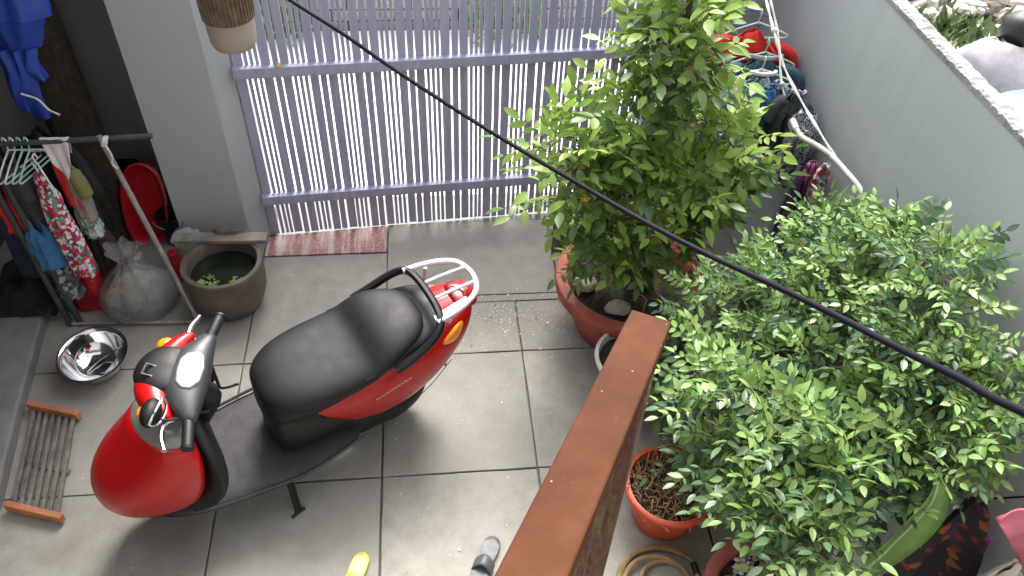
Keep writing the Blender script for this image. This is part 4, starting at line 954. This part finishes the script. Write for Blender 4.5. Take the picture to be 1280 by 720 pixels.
# ================================================================== CLOTHES LINE ON THE RIGHT
def build_right_clothes():
    rnd = random.Random(51)
    t = thing('clothes_line', 'knotted white ropes of the clothes line slung along the right wall', 'clothes line', (1.9, 1.2, 1.0))
    def braid(P, r, name):
        P = spline(P, 8); b = MB()
        b.tube(P, r, 6)
        for k in range(2): b.tube([p+V((cos(i*.9+k*pi), sin(i*.9+k*pi)*.6, sin(i*.9+k*pi)))*r*1.1 for i, p in enumerate(P)], r*.7, 5)
        b.build(name, 'rope_white', t)
    braid([(1.80, 1.62, 1.66), (1.80, 1.40, 1.58), (1.80, 1.19, 1.496), (1.85, 1.04, 1.363), (1.95, .664, 1.223), (2.03, .50, 1.16)], .0042, 'rope')
    braid([(1.84, 1.55, 1.60), (1.87, 1.30, 1.437), (1.872, 1.10, 1.268), (1.935, .95, 1.14), (1.90, .82, 1.225)], .0038, 'rope')
    b = MB(); b.blob((1.802, 1.20, 1.497), (.014, .016, .014), 6, .3, 1); b.build('knot', 'rope_white', t)
    b = MB(); b.blob((1.868, 1.11, 1.285), (.011, .013, .011), 6, .3, 2); b.build('knot', 'rope_white', t)
    b = MB(); b.tube([(1.79, 1.61, 1.66), (2.06, 1.62, 1.66)], .006, 6); b.build('wall_hook', 'pole_grey', t)
    t = thing('bent_pipe', 'grey white bent plastic pipe sticking out of the shrub by the right wall', 'pipe', (1.98, .38, 0))
    P = spline([(1.845, .875, 1.245), (1.852, .82, 1.228), (1.860, .772, 1.224), (1.880, .612, 1.269), (1.930, .506, 1.249), (1.980, .377, 1.194), (2.0, .25, 1.0), (2.0, .2, .6), (2.0, .2, 0)], 6)
    b = MB(); b.tube(P[:21], .0125, 10); b.build('pipe_bend', 'pipe_grey', t); b = MB(); b.tube(P[20:], .0115, 10); b.build('pipe_run', 'pipe_white', t); b = MB(); b.tube(P[:6], .0145, 10); b.build('pipe_sleeve', 'pipe_white', t)
    G = 'clothes on hangers along the right wall'
    garment('red_shirt', 'bright red shirt hanging at the back of the clothes line', 'shirt', (1.57, 1.37, 1.42), (2.01, 1.35, 1.36), .36, 'cloth_red', .04, 1.02, 4, .020, 21, sleeve=.16, group=G)
    garment('teal_jacket', 'dark teal jacket hanging in front of the red shirt', 'jacket', (1.62, 1.26, 1.33), (2.02, 1.25, 1.31), .38, 'cloth_teal', .04, 1.02, 4, .020, 22, sleeve=.18, group=G, collar='cloth_grey')
    garment('patterned_blouse', 'pale blue patterned blouse hanging before the teal jacket', 'blouse', (1.64, 1.16, 1.30), (1.93, 1.15, 1.29), .40, 'print_blue', .04, 1.06, 4, .020, 23, sleeve=.10, group=G, collar='cloth_white')
    garment('blue_scarf', 'plain blue cloth folded over the patterned blouse', 'scarf', (1.75, 1.10, 1.27), (1.86, 1.095, 1.26), .24, 'cloth_blue', .03, 1.1, 3, .012, 24, strap=True)
    garment('navy_blouse', 'dark navy blouse with a round neck hanging beside the wall', 'blouse', (1.83, 1.05, 1.28), (2.0, 1.03, 1.25), .34, 'cloth_charcoal', .04, 1.05, 4, .018, 25, sleeve=.05, group=G, collar='print_leaf')
    garment('leaf_print_dress', 'black and white leaf print dress hanging nearest the pipe', 'dress', (1.89, .97, 1.25), (2.035, .96, 1.20), .40, 'print_leaf', .04, 1.02, 4, .018, 26, group=G, strap=True)
    for k, (x0, x1, y, z, m) in enumerate([(1.70, 1.90, 1.37, 1.45, 'rope_white'), (1.74, 1.90, 1.26, 1.36, 'rope_mint'), (1.70, 1.86, 1.16, 1.33, 'rope_white'), (1.72, 1.84, 1.46, 1.47, 'plastic_blue')]):
        hanger(['white hanger holding the red shirt', 'mint hanger holding the teal jacket', 'white hanger holding the patterned blouse', 'blue empty hanger behind the red shirt'][k], ((x0+x1)/2, y, z+.05), (1, -.05, 0), .15, m, group='hangers on the right clothes line', drop=.06)
    # covered rack with folded striped cloths below the pipe
    t = thing('grey_cover', 'grey plastic cover with a pale edge leaning below the clothes', 'cover', (1.90, .80, 0))
    def cv(u, v): return V((lerp(1.965, 1.80, v**1.1)+.10*u, lerp(.90, .72, v)-.03*u+.015*sin(u*7+v*4), lerp(.985, .42, v)+.02*u*(1-v)))
    b = MB(); b.grid(cv, 10, 12); b.build('sheet', 'cloth_navy', t, solid=.006)
    b = MB(); b.tube([cv(0, k/10)+V((0, -.004, 0)) for k in range(11)], .013, 8, flat=.8); b.build('sheet_edge', 'cloth_grey', t)
    b = MB(); b.tube([(1.97, .92, .99), (1.99, .93, 0)], .01, 8); b.tube([(1.80, .72, .42), (1.80, .74, 0)], .01, 8); b.build('leg', 'pole_grey', t)
    garment('striped_cloth', 'red and purple striped cloth hanging between the grey cover and the shrub', 'cloth', (1.93, .80, 1.08), (2.0, .78, 1.08), .40, 'print_stripe', .03, 1.25, 4, .012, 31, strap=True)
    garment('red_print_cloth', 'narrow red and orange print cloth hanging below the bent pipe', 'cloth', (1.96, .74, 1.10), (2.02, .73, 1.11), .36, 'print_floral', .025, 1.1, 4, .012, 32, strap=True)
    garment('purple_cloth', 'thin purple cloth strip beside the striped cloth', 'cloth', (1.905, .79, 1.02), (1.935, .78, 1.02), .36, 'cloth_purple', .015, 1.1, 2, .008, 33, strap=True)
    garment('blue_cloth', 'light blue cloth strip tucked behind the shrub under the pipe', 'cloth', (1.995, .64, .98), (2.03, .63, .98), .25, 'cloth_blue', .015, 1.1, 2, .008, 34, strap=True)
    # lower right corner
    t = thing('dark_sarong', 'dark patterned cloth pegged up to a point at the lower right corner', 'cloth', (1.95, -.88, .4))
    def sg(u, v):
        x = lerp(1.872, lerp(1.70, 2.04, u), v**.75); return V((x, -.87-.05*v+.035*sin(u*11+v*2)*v+.04*sin(u*4), 1.055-.62*v+.05*(u-.5)**2*4*v*.6))
    b = MB(); b.grid(sg, 30, 16); b.build('fabric', 'print_dark', t, solid=.005)
    b = MB(); b.tube([(1.855, -.87, 1.05), (1.872, -.872, 1.066), (1.888, -.874, 1.05)], .008, 6); b.build('peg', 'old_wood', t)
    garment('purple_ribbon', 'purple and white cloth strip beside the dark patterned cloth', 'cloth', (1.965, -.90, .86), (1.985, -.90, .86), .35, 'cloth_purple', .012, 1.1, 2, .006, 35, strap=True)
    t = thing('line_cord', 'thin dark cord strung between the shrub and the lower right corner', 'cord', (1.9, -.85, 1.0))
    b = MB(); b.tube(spline([(1.66, -.80, 1.16), (1.80, -.85, 1.08), (1.872, -.87, 1.06), (1.96, -.93, 1.16), (2.04, -.98, 1.2)], 5), .0032, 6); b.build('cord', 'cable_black', t)
    b = MB(); b.tube(spline([(1.70, -.79, 1.24), (1.705, -.80, 1.15), (1.70, -.82, 1.05)], 5), .006, 6); b.tube([(1.70, -.82, 1.05), (1.66, -.84, .98), (1.58, -.88, .80)], .005, 6); b.build('green_cord', 'rope_mint', t)
    t = thing('pink_cloth', 'pink cloth hanging at the right edge above the cream cloth', 'cloth', (1.9, -1.0, .9))
    def pk(u, v): return V((lerp(1.805, 2.03, u), -1.0+.02*sin(u*9+v*3), lerp(1.155, lerp(1.155, 1.34, u), 1-v) - v*.0 - (v)*.30*u))
    b = MB(); b.grid(pk, 14, 14); b.build('fabric', 'cloth_pink', t, solid=.006)
    garment('cream_cloth', 'cream cloth hanging low at the lower right corner', 'cloth', (1.86, -1.03, .92), (2.02, -1.03, .95), .3, 'cloth_cream', .02, 1.05, 3, .012, 36)
    # broad green leaf
    t = thing('broad_leaf_plant', 'large arching broad green leaf at the lower right beside the dark cloth', 'plant', (1.52, -.95, 0))
    mid = spline([(1.46, -.98, .0), (1.48, -.98, .42), (1.52, -.96, .72), (1.585, -.95, .97), (1.645, -.92, 1.15), (1.675, -.85, 1.22)], 6); L = len(mid)
    b = MB(); vs = []; fs = []
    for i, p in enumerate(mid[10:]):
        k = i/(L-11); w = .075*sin(pi*min(1, k*1.0+.02))**1.1*(1.15-.5*k)+.001; tt = (mid[min(L-1, i+11)]-mid[i+9]).normalized(); side = tt.cross(V((.2, -.9, .5))).normalized()
        for q in (-1, -.5, 0, .5, 1): vs.append(p+side*w*q+V((.1, -.4, .5)).normalized()*abs(q)*w*.55+V((0, 0, .006*sin(k*30+q*3))))
    for i in range(L-11):
        for q in range(4): fs.append((i*5+q, i*5+q+1, i*5+q+6, i*5+q+5))
    b.add(vs, fs); b.build('leaf', 'broad_leaf', t, solid=.002)
    b = MB(); b.tube(mid, [.011]*8+[.008]*10+[.005]*(L-18), 8); b.build('leaf_stem', 'leaf_edge', t)
build_right_clothes()

# ================================================================== POTS AND PLANTS
def build_pots():
    rnd = random.Random(61)
    def pot(name, label, c, R, H, mat, soil='soil', lip=.04, tilt=0):
        t = thing(name, label, 'pot', (c[0], c[1], 0))
        prof = [(R*.62, 0), (R*.66, .01), (R*.80, H*.5), (R*.90, H-lip*1.5), (R*.985, H-lip*1.2), (R, H-lip*.6), (R*.985, H-.004), (R*.96, H), (R-lip*1.05, H), (R-lip*1.2, H-.012), (R-lip*1.3, H-.08), (R*.6, H*.45), (.01, H*.4)]
        b = MB(); b.lathe(prof, 56, (c[0], c[1], 0), wob=.004); b.build('pot_body', mat, t)
        b = MB(); sr = R-lip*1.25; n = 40; rings = []
        for k in range(9):
            r = sr*k/8+.002; rings.append([V((c[0]+r*cos(a), c[1]+r*sin(a), H-.055+.018*noise.noise(V((r*cos(a)*14, r*sin(a)*14, c[0])))+.02*(1-k/8))) for a in [2*pi*q/n for q in range(n)]])
        b.loft(rings, cap=True); b.build('soil', soil, t)
        return t
    pot('big_red_pot', 'largest weathered red clay pot, holding the tree by the gate', (1.255, .86), .385, .35, 'terracotta_red', lip=.055)
    pot('orange_pot', 'orange red plastic pot with dry straw behind the railing', (1.21, -.275), .195, .25, 'terracotta_orange', lip=.022)
    pot('terracotta_pot', 'dusty terracotta pot of pale gravel at the bottom edge', (1.475, -.80), .27, .28, 'terracotta_dusty', lip=.045)
    pot('white_pot', 'white plastic pot half hidden behind the wooden railing', (1.195, .375), .20, .30, 'white_plastic', lip=.018)
    pot('brown_pot', 'brown pot hidden under the shrub against the right wall', (1.74, .10), .22, .30, 'terracotta_dusty', lip=.03)
    # stones and roots on the soil of the big pot
    for k, (x, y, rx, ry) in enumerate([(1.02, .83, .06, .05), (1.155, .66, .065, .045)]):
        b = MB(); b.blob((x, y, .335), (rx, ry, .03), 7, .35, k*4+1)
        tag(b.build('soil_stone', 'stone'), ['greenish stone on the soil of the big red pot near its left rim', 'pale squarish stone on the soil at the front of the big red pot'][k], 'stone')
    b = MB()
    for k in range(60):
        a = rnd.random()*6.3; r = rnd.uniform(.1, .3); p = V((1.255+r*cos(a), .86+r*sin(a), .325)); q = V((rnd.gauss(0, .05), rnd.gauss(0, .05), rnd.uniform(.0, .04)))
        b.tube([p, p+q*.5+V((0, 0, .012)), p+q], .0022, 4)
    tag(b.build('dry_twigs', 'dry_straw'), 'dry twigs lying on the soil of the big red pot', 'twigs', kind='stuff')
    b = MB()
    for k in range(420):
        a = rnd.random()*6.3; r = .165*sqrt(rnd.random()); p = V((1.21+r*cos(a), -.275+r*sin(a), .20)); q = V((rnd.gauss(0, .035), rnd.gauss(0, .035), rnd.uniform(.01, .07)))
        b.tube([p, p+q*.5+V((rnd.gauss(0, .01), 0, .02)), p+q], .0022, 4, mi=rnd.choice([0, 0, 1]))
    tag(b.build('dry_straw', ['dry_straw', 'old_wood']), 'dry brown straw filling the orange red pot', 'straw', kind='stuff')
    b = MB()
    for k in range(420):
        a = rnd.random()*6.3; r = .205*sqrt(rnd.random()); b.blob((1.475+r*cos(a), -.80+r*sin(a), .243+rnd.random()*.015), (rnd.uniform(.006, .014), rnd.uniform(.006, .012), rnd.uniform(.005, .009)), 3, .3, k, mi=rnd.choice([0, 0, 1]))
    tag(b.build('pale_gravel', ['stone', 'white_plastic'], smooth=False), 'pale gravel covering the soil of the terracotta pot', 'gravel', kind='stuff')
    # old timber by the gate
    t = thing('timber_stump', 'split grey timber stump leaning against the gate beside the big red pot', 'timber', (1.03, 1.50, 0))
    for k, (x, y, h, r) in enumerate([(.985, 1.45, .27, .032), (1.045, 1.52, .26, .04), (1.10, 1.55, .20, .035)]):
        b = MB(); b.loft([[V((x+q*z*.1+r*cos(a)*(1+.2*sin(a*3+k)), y+z*.12+r*.8*sin(a), z)) for a in [2*pi*i/10 for i in range(10)]] for q, z in ((0, .0), (-.1, h*.5), (-.2, h))]); b.build('split_log', 'old_wood', t)
build_pots()

# ---- leaves: every visible large leaf is its own object, the rest is joined foliage
LEAFM = {}
def leaf_mesh(kind, mat, ratio=.40, fold=.22, droop=.18):
    key = kind+mat
    if key in LEAFM: return LEAFM[key]
    ts = [0, .22, .48, .75, 1]; ws = [.03, .78, 1, .68, .0]
    vs = []
    for tt, w in zip(ts, ws):
        z = -droop*tt*tt; hw = ratio*.5*w
        vs += [V((-hw, tt, z+fold*hw)), V((0, tt, z)), V((hw, tt, z+fold*hw))]
    fs = []
    for i in range(4):
        a = i*3; fs += [(a, a+1, a+4, a+3), (a+1, a+2, a+5, a+4)]
    me = bpy.data.meshes.new('leaf'); me.from_pydata([tuple(v) for v in vs], [], fs); me.materials.append(MATS[mat])
    for p in me.polygons: p.use_smooth = True
    me.update(); LEAFM[key] = (me, vs, fs); return LEAFM[key]

def orient(d, nrm):
    y = d.normalized(); x = y.cross(nrm)
    if x.length < 1e-4: x = y.orthogonal()
    x.normalize(); z = x.cross(y); return Matrix((x, y, z)).transposed()

def plant(name, label, cat, base, clumps, nspr, leaf_len, stems, mats, seed, pairs=(3, 5), spr_len=.16, ratio=.40, nobj=300, up=.5, young=.3, spread=1.0, droop_s=.25):
    rnd = random.Random(seed)
    t = thing(name, label, cat, tuple(base)); B = V(base); leaves = []; tw = MB()
    tot = sum(c[3]**2 for c in clumps)
    for (cx, cy, cz, r) in clumps:
        n = max(2, int(nspr*r*r/tot)); c = V((cx, cy, cz))
        for k in range(n):
            o = V((rnd.gauss(0, 1), rnd.gauss(0, 1), rnd.gauss(0, 1))).normalized()
            p = c + V((o.x*spread, o.y*spread, o.z*.85))*r*(rnd.random()**.45)
            d = (o*.9 + V((0, 0, up)) + V((rnd.gauss(0, .35), rnd.gauss(0, .35), rnd.gauss(0, .25)))).normalized()
            L = spr_len*rnd.uniform(.6, 1.15); np_ = rnd.randint(*pairs); yg = rnd.random() < young*(1.6 if o.z > .1 else .6)
            nrm = (V((0, 0, 1)) + V((rnd.gauss(0, .35), rnd.gauss(0, .35), 0))).normalized(); side = d.cross(nrm)
            if side.length < .1: side = d.orthogonal()
            side.normalize(); nn = side.cross(d).normalized(); pts = []
            for q in range(np_+1):
                s = (q+.6)/(np_+.6); pp = p + d*L*s - V((0, 0, droop_s*L*s*s)); pts.append(pp)
                if q == np_:
                    leaves.append((pp, (d-V((0, 0, droop_s*1.2))+side*rnd.gauss(0, .15)), nn, leaf_len*rnd.uniform(.85, 1.15), yg)); break
                for sg in (-1, 1):
                    dd = side*sg*rnd.uniform(.8, 1.05) + d*rnd.uniform(.35, .75) - V((0, 0, rnd.uniform(.05, .4)))
                    leaves.append((pp, dd, (nn+V((rnd.gauss(0, .3), rnd.gauss(0, .3), .2))).normalized(), leaf_len*rnd.uniform(.5, 1.2)*(1-.3*abs(s-.5)), yg or (q >= np_-1 and rnd.random() < .35)))
            tw.tube([p-d*L*.25, p, pts[len(pts)//2], pts[-1]], .0016, 3, cap=False)
    # inner twigs joining the clumps
    for (cx, cy, cz, r) in clumps:
        c = V((cx, cy, cz)); best = min((q for st in stems for q in spline(st, 5)), key=lambda q: (q-c).length + (2 if q.z > c.z+.05 else 0))
        tw.tube([best, best.lerp(c, .5)+V((0, 0, -.02)), c], [.006, .005, .003], 5)
    b = MB()
    for st in stems:
        P = spline(st, 6); n = len(P); b.tube(P, [lerp(.024, .009, i/(n-1)) for i in range(n)] if name != 'shade_plant' else .006, 8)
    b.build('trunk' if cat == 'tree' else 'stem', 'twig_bark', t)
    o = tw.build('twig', 'twig_bark', t); o['kind'] = 'stuff'
    # rank by size in view
    leaves.sort(key=lambda l: -(l[3]/((l[0]-CAM).length)))
    front = leaves[:nobj]; rest = leaves[nobj:]
    me = {y: leaf_mesh(name, mats[1 if y else 0], ratio) for y in (0, 1)}
    for p, d, nrm, l, y in front:
        o = bpy.data.objects.new('leaf', me[int(y)][0]); COL.objects.link(o); o.parent = t
        o.matrix_local = Matrix.Translation(p-B) @ (orient(d, nrm).to_4x4()) @ Matrix.Scale(l, 4)
    for y in (0, 1):
        _, vs, fs = me[y]; VV = []; FF = []; k = 0
        for p, d, nrm, l, yy in rest:
            if int(yy) != y: continue
            M = Matrix.Translation(p-B) @ orient(d, nrm).to_4x4() @ Matrix.Scale(l, 4)
            VV += [tuple(M @ v) for v in vs]; FF += [tuple(i+k for i in f) for f in fs]; k += len(vs)
        m2 = bpy.data.meshes.new('foliage'); m2.from_pydata(VV, [], FF); m2.materials.append(MATS[mats[y]]); m2.update()
        for q in m2.polygons: q.use_smooth = True
        o = bpy.data.objects.new('foliage', m2); COL.objects.link(o); o.parent = t; o['kind'] = 'stuff'
    return t

def build_plants():
    tree = [(.80, .70, 1.24), (.883, .72, 1.092), (.86, .80, .92), (.95, .80, 1.20), (1.035, .75, 1.022), (1.174, .80, 1.108), (1.114, .85, 1.33), (1.185, .85, 1.538), (1.236, .85, 1.707), (1.33, .85, 1.50), (1.418, .80, 1.304), (1.56, .83, 1.18), (1.68, .85, 1.05), (1.57, .80, .95), (1.365, .70, 1.091), (1.254, .70, .92), (1.055, .70, .79), (1.50, .80, .80), (1.288, .90, 1.80), (1.50, .75, 1.133), (1.02, .76, .60), (1.204, .75, .62), (1.20, .87, 1.60), (1.32, .88, 1.68), (1.25, .90, 1.86), (1.40, .86, 1.56)]
    rr = [.10, .11, .11, .12, .12, .13, .11, .11, .10, .09, .11, .09, .08, .10, .12, .13, .12, .12, .10, .12, .09, .12, .10, .10, .10, .08]
    plant('potted_tree', 'tall leafy tree with yellow green compound leaves growing in the big red pot', 'tree', (1.27, .86, .30), [(*c, r) for c, r in zip(tree, rr)], 560, .082,
          [[(1.286, .86, .28), (1.24, .85, .75), (1.227, .85, 1.071), (1.287, .87, 1.453), (1.294, .90, 1.715), (1.28, .92, 2.1)], [(1.27, .86, .30), (1.15, .80, .62), (1.0, .77, .90), (.93, .74, 1.1)], [(1.29, .86, .30), (1.42, .80, .70), (1.56, .80, .98), (1.64, .84, 1.12)]],
          ('leaf_mature', 'leaf_young'), 101, (2, 4), .18, .45, 300, young=.62)
    back = [(1.74, .18, 1.02), (1.83, .14, 1.19), (1.80, -.043, 1.34), (1.84, -.20, 1.45), (1.87, -.342, 1.50), (1.86, -.479, 1.43), (1.88, -.618, 1.34), (1.87, -.74, 1.30), (1.86, -.74, 1.22), (1.75, -.418, 1.38), (1.75, -.583, 1.31), (1.68, -.244, 1.28), (1.58, -.106, 1.163), (1.45, .027, 1.036), (1.36, .164, .80), (1.58, -.401, 1.15), (1.45, -.249, 1.036), (1.65, -.622, 1.15), (1.74, -.757, 1.21), (1.50, -.566, 1.046), (1.62, -.76, 1.08), (1.6, .25, .85), (1.5, -.1, .8), (1.65, -.4, .9)]
    back = [(x-.05*(x > 1.7), y, z) for x, y, z in back]
    plant('wall_shrub', 'wide dense green shrub with small leaves spreading along the right wall', 'shrub', (1.74, .10, .25), [(*c, .10 if (c[1] < -.73 and c[0] > 1.7) else .155 if c[2] < 1.3 else .125) for c in back], 1700, .040,
          [[(1.74, .10, .24), (1.72, .05, .7), (1.74, -.05, 1.1), (1.80, -.10, 1.3)], [(1.75, .08, .24), (1.76, -.2, .8), (1.78, -.45, 1.2), (1.86, -.6, 1.35)], [(1.73, .10, .24), (1.60, -.05, .7), (1.5, -.2, 1.0)], [(1.74, .09, .24), (1.7, -.3, .7), (1.68, -.6, 1.05), (1.72, -.75, 1.2)], [(1.73, .12, .24), (1.6, .2, .6), (1.45, .1, .95)]],
          ('leaf_shrub', 'leaf_shrub_young'), 102, (3, 4), .10, .46, 300, young=.42)
    front = [(1.20, -.382, .957), (1.28, -.462, 1.07), (1.30, -.64, 1.13), (1.22, -.571, .93), (1.27, -.731, 1.0), (1.36, -.80, 1.09), (1.45, -.757, 1.17), (1.32, -.90, 1.0), (1.35, -.95, 1.03), (1.27, -.80, .93), (1.22, -.22, .93), (1.38, -.6, 1.05), (1.36, -.52, .62), (1.29, -.45, .70), (1.40, -.40, .58)]
    plant('front_shrub', 'front shrub with brighter larger leaves rising from the terracotta pot', 'shrub', (1.475, -.80, .24), [(*c, .115) for c in front], 540, .052,
          [[(1.475, -.80, .22), (1.44, -.78, .6), (1.38, -.75, .9), (1.32, -.7, 1.1)], [(1.48, -.79, .22), (1.40, -.65, .6), (1.3, -.5, .95)], [(1.47, -.80, .22), (1.45, -.88, .7), (1.42, -.93, 1.05)]],
          ('leaf_shrub', 'leaf_shrub_young'), 103, (2, 4), .13, .42, 300, young=.5)
    low = [(1.24, .30, .42), (1.32, .22, .48), (1.28, .12, .45), (1.22, .05, .50), (1.35, .05, .52), (1.18, -.02, .48)]
    plant('shade_plant', 'low plant with rounder dull green leaves in the white pot', 'plant', (1.21, .30, .25), [(*c, .085) for c in low], 110, .06,
          [[(1.21, .30, .24), (1.24, .28, .40), (1.28, .2, .45)], [(1.22, .29, .24), (1.25, .15, .42), (1.22, .05, .46)]], ('leaf_round', 'leaf_mature'), 104, (1, 2), .09, .66, 200, young=.2)
    rnd = random.Random(8)
    plant('straw_pot_plant', 'sparse young plant sprouting from the orange red pot', 'plant', (1.25, -.25, .20), [(1.22, -.22, .40, .07), (1.30, -.25, .42, .08), (1.27, -.33, .36, .06), (1.36, -.36, .38, .08)], 46, .045,
          [[(1.25, -.25, .19), (1.25, -.24, .38)], [(1.26, -.26, .19), (1.30, -.28, .40)]], ('leaf_shrub', 'leaf_shrub_young'), 105, (2, 3), .09, .42, 160, young=.5)
    # flowers
    def flower(name, label, c, r, mat, group=None):
        t = thing(name, label, 'flower', c, group=group)
        b = MB(); b.blob(c, (r*.25, r*.25, r*.25), 5); b.build('flower_centre', 'flower_yellow', t)
        b = MB()
        for k in range(5):
            a = 2*pi*k/5+c[0]*7; d = V((cos(a), sin(a), .25)); s = V((-sin(a), cos(a), 0)); p = V(c)
            b.add([p, p+d*r*.6+s*r*.32, p+d*r, p+d*r*.6-s*r*.32], [(0, 1, 2, 3)])
        b.build('petals', mat, t, smooth=False)
    flower('yellow_flower', 'small orange yellow flower among the leaves of the potted tree', (.905, .60, 1.06), .026, 'flower_yellow')
    for c, lab in [((1.20, -.03, .58), 'red flower beside the railing above the orange pot'), ((1.33, -.30, .52), 'red flower on the right of the straw in the orange pot'), ((1.40, -.45, .48), 'small red flower low between the orange and terracotta pots')]:
        flower('red_flower', lab, c, .028, 'flower_red', 'small red flowers')
build_plants()
